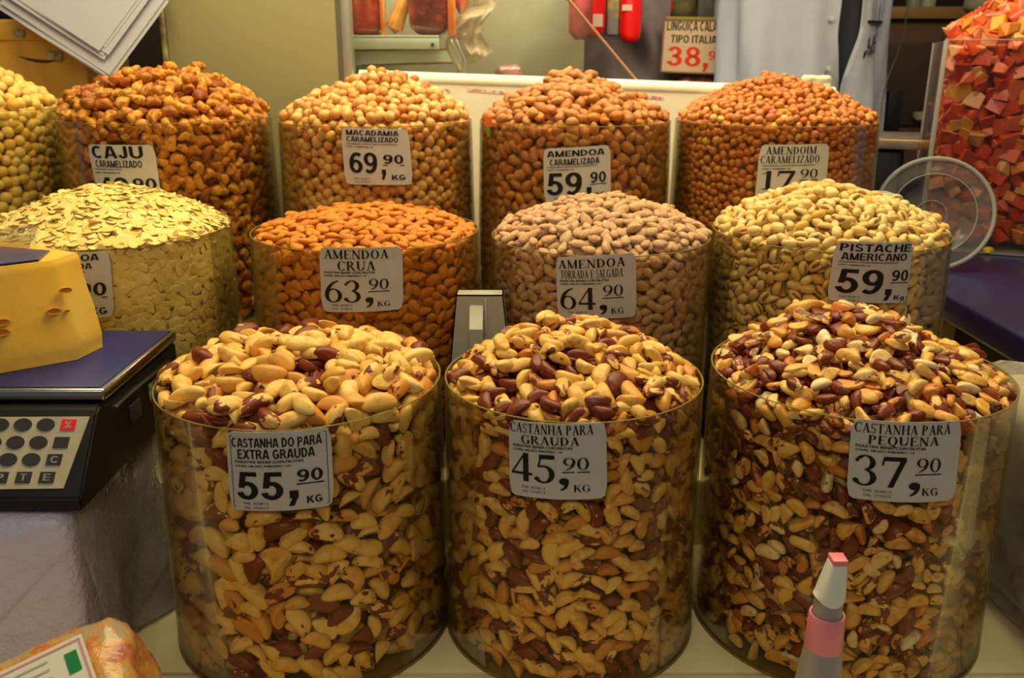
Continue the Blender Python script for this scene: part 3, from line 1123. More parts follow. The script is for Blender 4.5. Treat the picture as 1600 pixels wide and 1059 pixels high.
def turn_p(p): return BOX_ROT @ (np.array(p) - BOX_PIV) + BOX_PIV


def fill_box():
    ax = KIND['papaya'][1]
    a = ax[0]
    rng = np.random.default_rng(5)
    x0, x1, y0, y1, z0, z1 = BOX
    res = []
    m = .012
    for l in range(3):
        for x, z, ph, sc in spread(.95, 21 + l, .74, a, x0 + m + a * .8, x1 - a, z0 + a, z1 - a * .4, rng):
            res.append((np.array([x, y0 + m + a * (1.05 + 1.3 * l), z]), np.array(Euler(rng.uniform(-.5, .5, 3) if l == 0 else rng.uniform(0, 6, 3)).to_matrix()), sc, l, 'w'))
        for y, z, ph, sc in spread(.95, 25 + l, .74, a, y0 + m + a, y1 - a, z0 + a, z1 - a * .4, rng):
            res.append((np.array([x0 + m + a * (1.05 + 1.3 * l), y, z]), np.array(Euler(rng.uniform(0, 6, 3)).to_matrix()), sc, l, 'w'))
        for x, y, ph, sc in spread(.95, 29 + l, .72, a, x0 + m + a * .8, x1 - a, y0 + m + a * .8, y1 - a, rng):
            q = min(1, math.hypot((x - 1.15) / .24, (y - 2.21) / .24))
            z = z1 + .135 * (1 - q ** 1.3) - l * a * 1.3 - .004
            res.append((np.array([x, y, z]), np.array(Euler(rng.uniform(0, 6, 3)).to_matrix()), sc, l, 'h'))
    return [(turn_p(p), BOX_ROT @ R2, sc, l, w) for p, R2, sc, l, w in res]


# ------------------------------------------------------------------ nuts: colours
C = srgb
BR_SKIN = (C(88, 32, 12), C(144, 62, 26))
MAT = {
    'extra': nut_mat('brazil_nut_extra', [(0, C(230, 184, 92)), (.5, C(238, 200, 112)), (.85, C(222, 166, 74)), (1, C(208, 136, 52))], BR_SKIN, C(198, 130, 50), .5, .75, 90, .42, .4, .2, 380, 62),
    'large': nut_mat('brazil_nut_large', [(0, C(228, 178, 84)), (.5, C(236, 194, 102)), (.85, C(216, 152, 62)), (1, C(198, 118, 44))], BR_SKIN, C(188, 116, 42), .5, .75, 110, .36, .45, .22, 420, 72),
    'small': nut_mat('brazil_nut_small', [(0, C(222, 164, 70)), (.45, C(234, 190, 98)), (.58, C(236, 216, 168)), (.66, C(232, 190, 100)), (.85, C(210, 142, 54)), (1, C(188, 96, 34))], BR_SKIN, C(182, 106, 38), .5, .75, 120, .33, .5, .3, 420, 78),
    'flaked': nut_mat('flaked_almond', [(0, C(234, 206, 118)), (.5, C(240, 216, 138)), (1, C(226, 192, 96))], None, C(222, 180, 90), .62, .8, 150, .55, .3, .15, 500),
    'raw': nut_mat('raw_almond', [(0, C(214, 134, 34)), (.5, C(226, 146, 42)), (1, C(198, 112, 28))], None, C(176, 94, 24), .5, .8, 180, .55, .3, .3, 600, stripes=C(164, 86, 24)),
    'salted': nut_mat('salted_almond', [(0, C(196, 154, 112)), (.5, C(208, 168, 126)), (.93, C(186, 138, 96)), (1, C(206, 130, 60))], None, C(226, 200, 166), .45, .75, 160, .7, .2, .35, 600, stripes=C(164, 116, 80)),
    'pistachio': nut_mat('pistachio_shell', [(0, C(222, 190, 114)), (.5, C(232, 206, 140)), (.9, C(214, 174, 92)), (1, C(220, 166, 56))], None, C(206, 164, 86), .5, .8, 120, .45, .4, .15, 400),
    'roasted': nut_mat('roasted_round_nut', [(0, C(236, 200, 104)), (.5, C(242, 214, 128)), (1, C(224, 176, 76))], None, C(216, 168, 76), .5, .8, 120, .5, .3, .15, 400),
    'cashew': nut_mat('caramelised_cashew', [(0, C(192, 108, 26)), (.35, C(236, 172, 62)), (.75, C(222, 142, 38)), (1, C(146, 70, 20))], None, C(134, 62, 18), .46, .64, 110, .45, .4, .9, 330, coat=.08),
    'macadamia': nut_mat('caramelised_macadamia', [(0, C(222, 166, 84)), (.5, C(236, 192, 112)), (.85, C(214, 144, 62)), (1, C(196, 112, 40))], None, C(190, 112, 44), .48, .7, 110, .38, .45, .35, 420, coat=.15),
    'almond': nut_mat('caramelised_almond', [(0, C(186, 120, 56)), (.5, C(206, 146, 82)), (.85, C(190, 112, 42)), (1, C(218, 140, 46))], None, C(150, 88, 40), .48, .75, 140, .45, .4, .5, 380, coat=.1),
    'peanut': nut_mat('caramelised_peanut', [(0, C(190, 110, 42)), (.5, C(214, 140, 66)), (.9, C(198, 106, 36)), (.97, C(224, 146, 54)), (1, C(232, 200, 90))], None, C(152, 78, 28), .48, .75, 160, .4, .45, .45, 460, coat=.15),
    'papaya': nut_mat('candied_papaya', [(0, C(186, 50, 18)), (.35, C(206, 76, 30)), (.6, C(214, 100, 52)), (.72, C(220, 128, 86)), (.8, C(210, 116, 36)), (.88, C(214, 154, 44)), (1, C(226, 176, 136))], None, C(232, 150, 124), .55, .9, 60, .28, .5, .2, 160, coat=.3),
}
KERNEL = nut_mat('pistachio_kernel', [(0, C(176, 130, 52)), (.6, C(150, 96, 44)), (1, C(116, 66, 40))], None, C(130, 70, 46), .5, .7, 200, .5, .3, .2, 500)

NAME = {
    'extra': 'extra_large_brazil_nut', 'large': 'large_brazil_nut', 'small': 'small_brazil_nut', 'flaked': 'almond_flake', 'raw': 'raw_almond', 'salted': 'salted_almond',
    'pistachio': 'pistachio_nut', 'roasted': 'roasted_round_nut', 'cashew': 'caramelised_cashew', 'macadamia': 'caramelised_macadamia', 'almond': 'caramelised_almond', 'peanut': 'caramelised_peanut', 'papaya': 'candied_papaya_cube',
}
LABEL = {
    'extra': ('ivory extra large brazil nut in the tub priced 55,90', 'brown-skinned extra large brazil nut in the tub priced 55,90'),
    'large': ('ivory large brazil nut in the tub priced 45,90', 'brown-skinned large brazil nut in the tub priced 45,90'),
    'small': ('ivory small brazil nut piece in the tub priced 37,90', 'brown-skinned small brazil nut piece in the tub priced 37,90'),
    'flaked': ('thin pale yellow almond flake in the tub behind the cheese',),
    'raw': ('orange-brown raw almond in the tub priced 63,90',),
    'salted': ('dusty greyish salted almond in the tub priced 64,90',),
    'pistachio': ('split pale pistachio shell with kernel in the tub marked PISTACHE',),
    'roasted': ('round pale yellow nut in the tub at the left edge',),
    'cashew': ('dark orange caramel-crusted cashew in the tub marked CAJU',),
    'macadamia': ('round golden caramelised macadamia in the tub priced 69,90',),
    'almond': ('lumpy brown caramelised almond in the tub marked AMENDOA CARAMELIZADA',),
    'peanut': ('small round caramelised peanut in the tub priced 17,90',),
    'papaya': ('red-orange candied papaya cube in the square clear box',),
}
CATEGORY = {'flaked': 'almond', 'raw': 'almond', 'salted': 'almond', 'pistachio': 'pistachio', 'cashew': 'cashew', 'macadamia': 'macadamia', 'almond': 'almond', 'peanut': 'peanut', 'papaya': 'candied fruit'}
N_SINGLE = 285

# gather every piece, then find which show largest from where the photograph was taken
ALL = {}
for key in KIND:
    build_protos(key)
    ALL[key] = fill_box() if key == 'papaya' else fill_tub(key)

SW, SH = 800, 530
zbuf = np.full((SH, SW), 1e9, np.float32)
ibuf = np.full((SH, SW), -1, np.int32)


def splat(px, py, d, rx, num):
    x0, x1 = int(max(0, px - rx)), int(min(SW - 1, px + rx)) + 1
    y0, y1 = int(max(0, py - rx)), int(min(SH - 1, py + rx)) + 1
    if x1 <= x0 or y1 <= y0: return
    zz = zbuf[y0:y1, x0:x1]
    yy, xx = np.ogrid[y0:y1, x0:x1]
    m = ((xx - px) ** 2 + (yy - py) ** 2 <= rx * rx) & (zz > d)
    zz[m] = d
    ibuf[y0:y1, x0:x1][m] = num


num = 0
owner = []
for key, lst in ALL.items():
    ax = KIND[key][1]
    a, b, c = ax
    for i, (p, Rm, sc, l, wh) in enumerate(lst):
        owner.append((key, i))
        if l <= 1:
            px, py, d = project(p)
            if d > .1:
                splat(px / 2, py / 2, d - c * sc, max(.8, F_PX * math.sqrt(a * b) * .82 * sc / d / 2), num)
        num += 1
# things standing in front: price cards, the cheese and the scale, the scoop, the bottle
for x0, y0, x1, y1 in ((355, 668, 520, 790), (797, 656, 948, 774), (1326, 655, 1498, 778), (500, 385, 630, 485), (870, 397, 994, 495), (1296, 376, 1422, 470), (0, 392, 178, 600), (534, 200, 644, 288),
                       (850, 230, 954, 315), (1182, 226, 1294, 320), (140, 226, 250, 320), (0, 520, 235, 800), (705, 452, 785, 560), (1258, 870, 1330, 1059)):
    ibuf[y0 // 2:y1 // 2, x0 // 2:x1 // 2] = -1
cnt = np.bincount(ibuf[ibuf >= 0].ravel(), minlength=num)
SEEN = {}
k0 = 0
for key, lst in ALL.items():
    SEEN[key] = cnt[k0:k0 + len(lst)]
    k0 += len(lst)


def proto_mesh(key, i, lod=0):
    v, f = PROTO[key][i][lod]
    me = bpy.data.meshes.new(NAME[key])
    me.from_pydata(v.tolist(), [], f)
    if key != 'papaya': me.shade_smooth()
    at_ = me.attributes.new('loc', 'FLOAT_VECTOR', 'POINT')
    at_.data.foreach_set('vector', v.astype(np.float32).ravel())
    me.materials.append(MAT[key])
    return me


def skin_amount(key, rng):
    u = rng.random()
    full = {'extra': .12, 'large': .21, 'small': .27}.get(key)
    if full is None: return 0.0
    if u < full: return rng.uniform(.68, .95)
    return rng.uniform(.0, 1.0) ** 1.3 * (.50 if key == 'extra' else .58)


for key, lst in ALL.items():
    rng = np.random.default_rng(len(lst))
    seen = SEEN[key]
    order = np.argsort(-seen)
    single = set(int(q) for q in order[:N_SINGLE] if seen[q] >= 3)
    meshes = [proto_mesh(key, i) for i in range(len(PROTO[key]))]
    kern = None
    if key == 'pistachio':
        v, f = uv_sphere(8, 6)
        v = v * np.array([.0098, .0060, .0052]) + np.array([.0014, .0010, 0])
        kern = bpy.data.meshes.new('kernel')
        kern.from_pydata(v.tolist(), [], f)
        kern.shade_smooth()
        kern.attributes.new('loc', 'FLOAT_VECTOR', 'POINT').data.foreach_set('vector', v.astype(np.float32).ravel())
        kern.materials.append(KERNEL)
    V, Fc, Fl, TI, SKN, LOC, MI = [], [], [], [], [], [], []
    off = 0
    for i, (p, Rm, sc, l, wh) in enumerate(lst):
        var = int(rng.integers(len(PROTO[key])))
        tint = float(rng.random())
        sk = float(skin_amount(key, rng))
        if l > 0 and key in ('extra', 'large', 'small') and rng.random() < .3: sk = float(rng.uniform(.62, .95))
        if i in single:
            o = bpy.data.objects.new(NAME[key], meshes[var])
            m4 = np.eye(4)
            m4[:3, :3] = Rm * sc
            m4[:3, 3] = p
            o.matrix_world = Matrix(m4.tolist())
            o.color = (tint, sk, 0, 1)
            labs = LABEL[key]
            lab = labs[1] if len(labs) > 1 and sk > .6 else labs[0]
            o['label'] = lab
            o['category'] = CATEGORY.get(key, 'nut')
            o['group'] = lab.replace(' in the ', 's in the ', 1)
            COL.objects.link(o)
            if kern is not None:
                q = bpy.data.objects.new('kernel', kern)
                q.color = (tint, 0, 0, 1)
                q.parent = o
                COL.objects.link(q)
        else:
            lod = 0 if seen[i] > 2 else 1
            v, f = PROTO[key][var][lod]
            V.append((v * sc) @ Rm.T + p)
            LOC.append(v)
            TI.append(np.full(len(v), tint))
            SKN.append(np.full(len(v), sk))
            for g in f:
                Fc.extend(off + q for q in g)
                Fl.append(len(g))
            off += len(v)
    # the body of the heap below the outer layers
    if key != 'papaya':
        tx, ty, r, zr, zb = TUB[key]
        a, b, c = KIND[key][1]
        inset = c * 3.2 + .006 if key != 'flaked' else .013
        ri = r - inset
        rings = [(0.001, zb + .008), (ri, zb + .008), (ri * .995, zr - inset * .7)]
        for q in (.93, .8, .6, .4, .2, .01):
            rings.append((ri * q, None))
        cv = []
        nseg = 28
        for rr, z in rings:
            for s in range(nseg):
                w = 2 * math.pi * s / nseg
                x, y = rr * math.cos(w), rr * math.sin(w)
                cv.append((tx + x, ty + y, z if z is not None else zr + HEAP[key][2] + heap_h(key, x, y) - inset * .75))
        for q in range(len(rings) - 1):
            for s in range(nseg):
                s2 = (s + 1) % nseg
                Fc.extend((off + q * nseg + s, off + q * nseg + s2, off + (q + 1) * nseg + s2, off + (q + 1) * nseg + s))
                Fl.append(4)
        cv = np.array(cv)
        V.append(cv)
        LOC.append(cv)
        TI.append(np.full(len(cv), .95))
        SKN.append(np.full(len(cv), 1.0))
        off += len(cv)
    V = np.concatenate(V).astype(np.float32)
    me = bpy.data.meshes.new(NAME[key] + '_fill')
    me.vertices.add(len(V))
    me.vertices.foreach_set('co', V.ravel())
    Fc = np.array(Fc, np.int32)
    Fl = np.array(Fl, np.int32)
    me.loops.add(len(Fc))
    me.loops.foreach_set('vertex_index', Fc)
    me.polygons.add(len(Fl))
    me.polygons.foreach_set('loop_start', np.concatenate([[0], np.cumsum(Fl)[:-1]]).astype(np.int32))
    me.update(calc_edges=True)
    if key != 'papaya': me.shade_smooth()
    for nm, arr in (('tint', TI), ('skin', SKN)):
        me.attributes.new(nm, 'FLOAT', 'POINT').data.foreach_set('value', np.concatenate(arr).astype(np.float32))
    me.attributes.new('loc', 'FLOAT_VECTOR', 'POINT').data.foreach_set('vector', np.concatenate(LOC).astype(np.float32).ravel())
    me.materials.append(MAT[key])
    o = bpy.data.objects.new(NAME[key] + '_heap', me)
    o.color = (0, 0, 0, 1)
    COL.objects.link(o)
    what = LABEL[key][0].split(' in the ', 1)
    tag(o, 'heaped remaining ' + what[0].replace('ivory ', '') + 's filling the ' + what[1], CATEGORY.get(key, 'nut') + ' heap', kind='stuff')

# ------------------------------------------------------------------ square box of candied cubes, blue tray, lid, kernel
x0, x1, y0, y1, z0, z1 = BOX
e = empty('square_box', Vector(turn_p(((x0 + x1) / 2, (y0 + y1) / 2, z0 - .008))), 'square clear acrylic box heaped with red-orange candied fruit cubes', 'box')
ACR = clear_plastic('acrylic_sheet', (0.97, 0.95, 0.94, 1), 0.02, srgb(150, 135, 130), 0.7, edge=.35)
ACE = plain('acrylic_edge', srgb(150, 138, 132), 0.25, 0.6)
w = 0.005
def bxr(c, sz, bev=0.0, seg=2):
    return MB().box(Vector(turn_p(c)), sz, bev, Euler((0, 0, BOX_ANG)), seg)


for nm, c, sz in (('front_pane', ((x0 + x1) / 2, y0, (z0 + z1) / 2), (x1 - x0, w, z1 - z0)), ('rear_pane', ((x0 + x1) / 2, y1, (z0 + z1) / 2), (x1 - x0, w, z1 - z0)),
                  ('side_pane', (x0, (y0 + y1) / 2, (z0 + z1) / 2), (w, y1 - y0 - w, z1 - z0)), ('side_pane', (x1, (y0 + y1) / 2, (z0 + z1) / 2), (w, y1 - y0 - w, z1 - z0))):
    bxr(c, sz, .0008, seg=1).done(nm, ACR, e, smooth=False)
bxr(((x0 + x1) / 2, (y0 + y1) / 2, z0 - .004), (x1 - x0, y1 - y0, .006)).done('bottom_pane', ACE, e, smooth=False)
for cx, cy in ((x0, y0), (x1, y0), (x0, y1), (x1, y1)):
    bxr((cx, cy, (z0 + z1) / 2), (.010, .010, z1 - z0 + .001), .002).done('corner_strip', ACE, e)
bxr(((x0 + x1) / 2, y0, z1 + .001), (x1 - x0, .006, .003), .001).done('rim_strip', ACE, e)

tr = empty('blue_tray', (1.25, 1.75, 1.07), 'dark blue plastic tray under the square box, right edge', 'tray')
MB().box((1.255, 1.86, 1.0935), (0.90, 1.20, 0.051), .009, seg=3).done('tray_top', M['blue_dark'], tr)
MB().box((1.265, 1.86, 1.062), (0.86, 1.16, 0.014), .003).done('tray_underside', M['black'], tr)
tag(MB().box((1.30, 1.74, 0.983), (0.80, 0.92, 0.142), .006).done('support_crate', plain('dark_wood', srgb(52, 34, 22), .7, c2=srgb(38, 24, 16), nscale=12)), 'dark brown wooden crate under the blue tray', 'crate')

yk = MB().lathe([(0, -.0085), (.006, -.0075), (.0105, -.003), (.0105, .003), (.006, .0075), (0, .0085)], 14, Matrix.Translation((1.062, 1.965, 1.1275)) @ Matrix.Diagonal((1.15, .9, 1, 1)))
tag(yk.done('yellow_kernel', plain('yellow_kernel', srgb(236, 200, 40), .4)), 'single yellow kernel lying on the blue tray', 'kernel')

# round clear lid leaning on the square box
lidc = Vector((0.868, 1.835, 1.232))
nrm = Vector((-0.22, -0.90, 0.30)).normalized()
LM = Matrix.Translation(lidc) @ Matrix.Scale(1.10, 4) @ nrm.to_track_quat('Z', 'Y').to_matrix().to_4x4()
LID = clear_plastic('clear_lid', (0.88, 0.88, 0.89, 1), 0.17, srgb(150, 148, 150), 0.9, edge=.3, smudge=False)
LRIM = clear_plastic('clear_lid_rim', (0.75, 0.75, 0.76, 1), 0.45, srgb(190, 188, 190), 1.0, edge=.3, smudge=False)
e = empty('clear_bowl', lidc - Vector((0, 0, .1)), 'round clear plastic bowl lid leaning against the square box beside the pistachios', 'lid')
t = .0012
prof = [(.002, -.030), (.022, -.030), (.028, -.027), (.055, -.027), (.060, -.024), (.072, -.004), (.078, .0), (.100, .0)]
MB().lathe(prof + [(r, z - t) for r, z in prof[::-1]], 64, LM, True).done('lid_dome', LID, e, angle=25)
ring = [(.103 + .0042 * math.cos(a), .001 + .0042 * math.sin(a)) for a in np.linspace(0, 6.283, 9)[:-1]]
MB().lathe(ring, 64, LM, True).done('lid_rim', LRIM, e, angle=80)
MB().lathe([(.0745 + .0012 * math.cos(a), .0005 + .0012 * math.sin(a)) for a in np.linspace(0, 6.283, 7)[:-1]], 64, LM, True).done('lid_ring', LRIM, e, angle=80)
MB().lathe([(.0285 + .001 * math.cos(a), -.026 + .001 * math.sin(a)) for a in np.linspace(0, 6.283, 7)[:-1]], 40, LM, True).done('lid_ring', LRIM, e, angle=80)
MB().lathe([(0, -.0325), (.006, -.030), (.0075, -.024), (.004, -.021), (0, -.0205)], 16, LM).done('lid_knob', LRIM, e)

# small dark scale with a grey plate behind the pistachios
e = empty('small_scale', (0.93, 2.28, 1.25), 'dark scale with a grey plate between the peanuts and the square box', 'scale')
rz = Euler((0, 0, R_(-24)))
MB().box((0.895, 2.25, 1.345), (.20, .26, .022), .004, rot=rz).done('plate', plain('grey_plate', srgb(120, 108, 100), .4, .5, c2=srgb(98, 88, 84), nscale=14), e)
MB().box((0.882, 2.122, 1.347), (.205, .012, .022), .003, rot=rz).done('plate_trim', plain('brass_trim', srgb(190, 150, 90), .3, .5, .8), e)
MB().box((0.885, 2.25, 1.183), (.155, .2, .302), .012, rot=rz).done('scale_body', M['black'], e)
tag(MB().box((0.752, 1.80, 1.155), (.034, .08, .246), .004).done('pale_carton', plain('pale_mint', srgb(196, 204, 178), .6)), 'narrow pale mint carton between pistachios and peanuts tub', 'carton')

# ------------------------------------------------------------------ left scale, cheese
SX, SY0, SY1, SZ = -0.487, 1.0, 1.243, 1.162
e = empty('weighing_scale', (-0.75, 1.09, 1.044), 'black weighing scale with dark blue platform and grey keypad under the cheese', 'scale')
XL = -1.02
pw = SX - XL
pc = ((SX + XL) / 2, (SY0 + SY1) / 2)
MB().box((pc[0], pc[1], SZ - .008), (pw, SY1 - SY0, .015), .004, seg=3).done('platform_rim', M['steel'], e)
MB().box((pc[0], pc[1], SZ - .0005), (pw - .012, SY1 - SY0 - .012, .003), .001).done('platform_mat', M['blue'], e)
body = [(XL, .995, 1.1435), (XL, .985, 1.139), (XL, .918, 1.060), (XL, .918, 1.044), (XL, 1.245, 1.044), (XL, 1.245, 1.1435)]
body = [Vector(p) for p in body]
b = MB().prism(body, (SX - XL - .004, 0, 0))
bmesh.ops.recalc_face_normals(b.bm, faces=b.bm.faces[:])
bmesh.ops.bevel(b.bm, geom=b.bm.edges[:], offset=.0025, segments=2, affect='EDGES')
b.done('scale_body', M['black'], e)
MB().box((SX - .003, 1.12, 1.127), (.004, .18, .003), .001).done('side_ridge', M['steel'], e)
MB().box((SX - .0035, 1.155, 1.104), (.002, .045, .026), .0006).done('side_sticker', plain('sticker', srgb(150, 146, 128), .6, c2=srgb(60, 56, 48), nscale=70), e)
MB().box((SX - .0035, 1.085, 1.100), (.002, .034, .024), .0006).done('side_knob', plain('dark_grey', srgb(44, 40, 38), .5), e)
# sloping front plane
A, Bq = Vector((0, .985, 1.139)), Vector((0, .918, 1.060))
down = (Bq - A).normalized()
nf = Vector((0, -1, 0)) + Vector((0, 0, .0)); nf = Vector((1, 0, 0)).cross(down).normalized()
if nf.y > 0: nf = -nf


def key_pt(x, s, o): return Vector((x, 0, 0)) + A + down * s + nf * o


def plate_poly(pts, o, h):
    return MB().prism([key_pt(x, s, o) for x, s in pts], nf * h)


plate_poly([(XL + .01, .009), (-.498, .006), (-.5125, .092), (XL + .01, .098)], .0002, .0012).done('keypad', plain('keypad_grey', srgb(178, 172, 150), .4, .5, c2=srgb(166, 160, 136), nscale=40), e, smooth=False)
KEYM = plain('key_rubber', srgb(40, 38, 40), .5)
REDK = plain('red_key', srgb(226, 30, 36), .4)
WHITE = plain('white_mark', srgb(196, 192, 180), .5)
rows = [.0165, .038, .0585, .0795]
for ri, s in enumerate(rows):
    xr = -.5205 - .0035 * ri * 1.05
    cols = range(7)
    for ci in cols:
        x = xr - .0268 * ci - (.0005 * ri)
        sq = ci == 0 or ri == 3
        if sq:
            k = plate_poly([(x - .0085, s - .0065), (x + .0085, s - .0065), (x + .0080, s + .0065), (x - .0090, s + .0065)], .0014, .0014)
        else:
            k = plate_poly([(x + .0105 * math.cos(q), s + .0078 * math.sin(q)) for q in np.linspace(0, 6.283, 19)[:-1]], .0014, .0014)
        red = ci == 0 and ri == 0
        ko = k.done('red_button' if red else 'button', REDK if red else KEYM, e, smooth=False)
        txt = {(0, 0): '%', (2, 0): 'C', (3, 0): 'E', (3, 1): 'T', (3, 2): 'P'}.get((ri, ci))
        if txt:
            vs, fs = fit(sans(txt, .02), (x - .004, x + .004, s - .004, s + .004))
            MB().poly([key_pt(a_, b_, .0031) for a_, b_ in vs], fs).done('button_letter', WHITE, ko, smooth=False)

# cheese: a big wedge with its corner towards the viewer
ch_pts = [(-.566, 1.104), (-.556, 1.158), (-.70, 1.236), (-1.0, 1.10), (-.90, .86)]
front_n = Vector((1, -1, 0)).normalized()
zb_, zt_ = SZ + .0016, SZ + .1335
cb = MB()
n = len(ch_pts)
lev = [(0, 0.0), (.15, .002), (.5, -.004), (.8, -.010), (.95, -.012), (1.0, -.015)]
cen = Vector((-.75, 1.08))
vs, fs = [], []
for q, inset in lev:
    for (px, py) in ch_pts:
        d = (Vector((px, py)) - cen).normalized()
        vs.append(Vector((px + d.x * inset, py + d.y * inset, zb_ + (zt_ - zb_) * q)))
for l in range(len(lev) - 1):
    for i in range(n):
        j = (i + 1) % n
        fs.append((l * n + i, l * n + j, (l + 1) * n + j, (l + 1) * n + i))
fs += [tuple(range(n))[::-1], tuple((len(lev) - 1) * n + i for i in range(n))]
cb.poly(vs, fs)
bmesh.ops.recalc_face_normals(cb.bm, faces=cb.bm.faces[:])
bmesh.ops.subdivide_edges(cb.bm, edges=cb.bm.edges[:], cuts=3, use_grid_fill=True)
for v in cb.bm.verts:
    q = mnoise.noise(v.co * 18) * .0022
    if v.co.z > zb_ + .004: v.co += Vector((q, q * .6, q * .5))
CHEESE = NT('cheese')
vv = obj_coord(CHEESE)
cc = CHEESE.mix(CHEESE.ramp(CHEESE.noise(vv, 14, 4), [(.35, (0, 0, 0, 1)), (.7, (1, 1, 1, 1))]), srgb(236, 196, 92), srgb(240, 186, 60))
CHEESE = CHEESE.out(CHEESE.bsdf(cc, .42, .4, 0, CHEESE.bump(CHEESE.noise(vv, 80, 3), .15, .004)))
e = empty('cheese_block', (-.75, 1.08, zb_), 'yellow cheese block with small eyes standing on the blue scale platform', 'cheese')
cb.done('cheese', CHEESE, e, angle=50)
HOLE = plain('cheese_eye', srgb(206, 132, 34), .5)
dr = Vector((-.068, -.068, 0)).normalized()
for k, (px, py, wx) in enumerate(((102, 453, 8), (84, 486, 9), (3, 503, 9), (3, 519, 9), (105, 485, 3))):
    # where the sight line meets the cut face
    d = ray(px, py)
    p0 = Vector((-.566, 1.104, 1.2))
    nn = Vector((.79, -.61, 0)).normalized()
    fd = Vector((ch_pts[0][0] - ch_pts[4][0], ch_pts[0][1] - ch_pts[4][1], 0)).normalized()
    nn = Vector((fd.y, -fd.x, 0))
    if nn.y > 0: nn = -nn
    s = (p0 - Vector((0, 0, CAM_Z))).dot(nn) / d.dot(nn)
    c0 = Vector((0, 0, CAM_Z)) + d * s
    rr = wx / F_PX * 1.05
    Mh = Matrix.Translation(c0 + nn * .0005) @ nn.to_track_quat('Z', 'Y').to_matrix().to_4x4() @ Matrix.Diagonal((1.2, .62, 1, 1))
    MB().lathe([(0, .001), (rr * .7, .0012), (rr, .003), (rr * 1.08, .0015), (rr, -.002), (0, -.004)], 16, Mh).done('eye', HOLE, e)
# blue printed label band and film on the top of the cheese
BAND = plain('blue_label', srgb(52, 64, 130), .3, .5, c2=srgb(40, 50, 112), nscale=30, coat=.4)
lab = [(-.592, 1.098), (-.607, 1.158), (-.72, 1.19), (-.95, 1.09), (-.862, .885)]
MB().prism([(px_, py_, zt_ + .0012 + .002 * mnoise.noise(Vector((px_ * 40, py_ * 40, 0)))) for px_, py_ in lab], (0, 0, .0014)).done('blue_label', BAND, e, smooth=False)
FILM = clear_plastic('cling_film', (.96, .94, .88, 1), .03, srgb(190, 170, 110), .5, wrinkle=.3, wscale=40, edge=.2)
MB().surf(lambda u, v: Vector((-1.0, 1.0, zt_ + .009)).lerp(Vector((-.62, 1.13, zt_ + .009)), u) + Vector((-.03, .09, .012)) * v + Vector((0, 0, .008 * mnoise.noise(Vector((u * 9, v * 5, 2))))), 30, 8,
          lambda u, v: Vector((-1.0, 1.0, zt_ + .008)).lerp(Vector((-.62, 1.13, zt_ + .008)), u) + Vector((-.03, .09, .012)) * v + Vector((0, 0, .008 * mnoise.noise(Vector((u * 9, v * 5, 2)))))).done('cling_film', FILM, e)


# ------------------------------------------------------------------ wrapped carton under the scale, cured package, bags
def soft_block(c, s, cuts, amp, freq, seed, rot=None, bev=.02):
    m = MB()
    m.box((0, 0, 0), s, bev, seg=3)
    bmesh.ops.subdivide_edges(m.bm, edges=[q for q in m.bm.edges if q.calc_length() > min(s) * .25], cuts=cuts, use_grid_fill=True)
    bmesh.ops.triangulate(m.bm, faces=m.bm.faces[:])
    bmesh.ops.subdivide_edges(m.bm, edges=[q for q in m.bm.edges if q.calc_length() > min(s) * .12], cuts=1)
    m.bm.normal_update()
    nn = {v: v.normal.copy() for v in m.bm.verts}
    for v in m.bm.verts:
        p = v.co * freq + Vector((seed, 0, 0))
        ridge = abs(mnoise.noise(p)) - .3 + .5 * abs(mnoise.noise(p * 2.3))
        v.co += nn[v] * (-ridge * amp)
    Mx = Matrix.Translation(c) @ (rot.to_matrix().to_4x4() if rot else Matrix())
    m.bm.transform(Mx)
    return m


WRAP = NT('white_wrap')
vv = obj_coord(WRAP)
wc = WRAP.mix(WRAP.noise(vv, 5, 3), srgb(202, 198, 220), srgb(220, 216, 230))
WRAP = WRAP.out(WRAP.bsdf(wc, .38, .5, 0, WRAP.bump(WRAP.noise(vv, 20, 5, rough=.65), .6, .02), .25))
e = empty('wrapped_carton', (-.80, 1.08, .80), 'white plastic-wrapped carton under the weighing scale', 'carton')
soft_block((-.80, 1.085, .9205), (.575, .335, .233), 4, .004, 9, 3).done('carton', WRAP, e, angle=60)
TAPE = plain('clear_tape', srgb(204, 178, 106), .3, .5, coat=.4)
p0, p1 = at(128, 826, .9125), at(-20, 985, .9125)
sd = Vector((.013, 0, .013))
MB().surf(lambda u, v: p0.lerp(p1, u) + sd * (v - .5) + Vector((0, -.0015 + .002 * mnoise.noise(Vector((u * 6, v, 0))), 0)), 16, 2, lambda u, v: p0.lerp(p1, u) + sd * (v - .5) + Vector((0, 0 + .002 * mnoise.noise(Vector((u * 6, v, 0))), 0))).done('tape_strip', TAPE, e)
SHEET = clear_plastic('loose_film', (.94, .93, .92, 1), .34, srgb(200, 194, 190), .9, wrinkle=.8, wscale=16, edge=.35)


def hang(u, v, o=0.0):
    y_ = .925 + .27 * u
    z_ = 1.034 - .228 * v
    x_ = -.505 + .018 * v + .012 * math.sin(u * 9 + v * 2) * v + .012 * mnoise.noise(Vector((u * 4, v * 3, 5))) * (v + .2)
    return Vector((x_ + o, y_, z_))


MB().surf(lambda u, v: hang(u, v), 26, 18, lambda u, v: hang(u, v, -.0008)).done('loose_film', SHEET, e, angle=80)

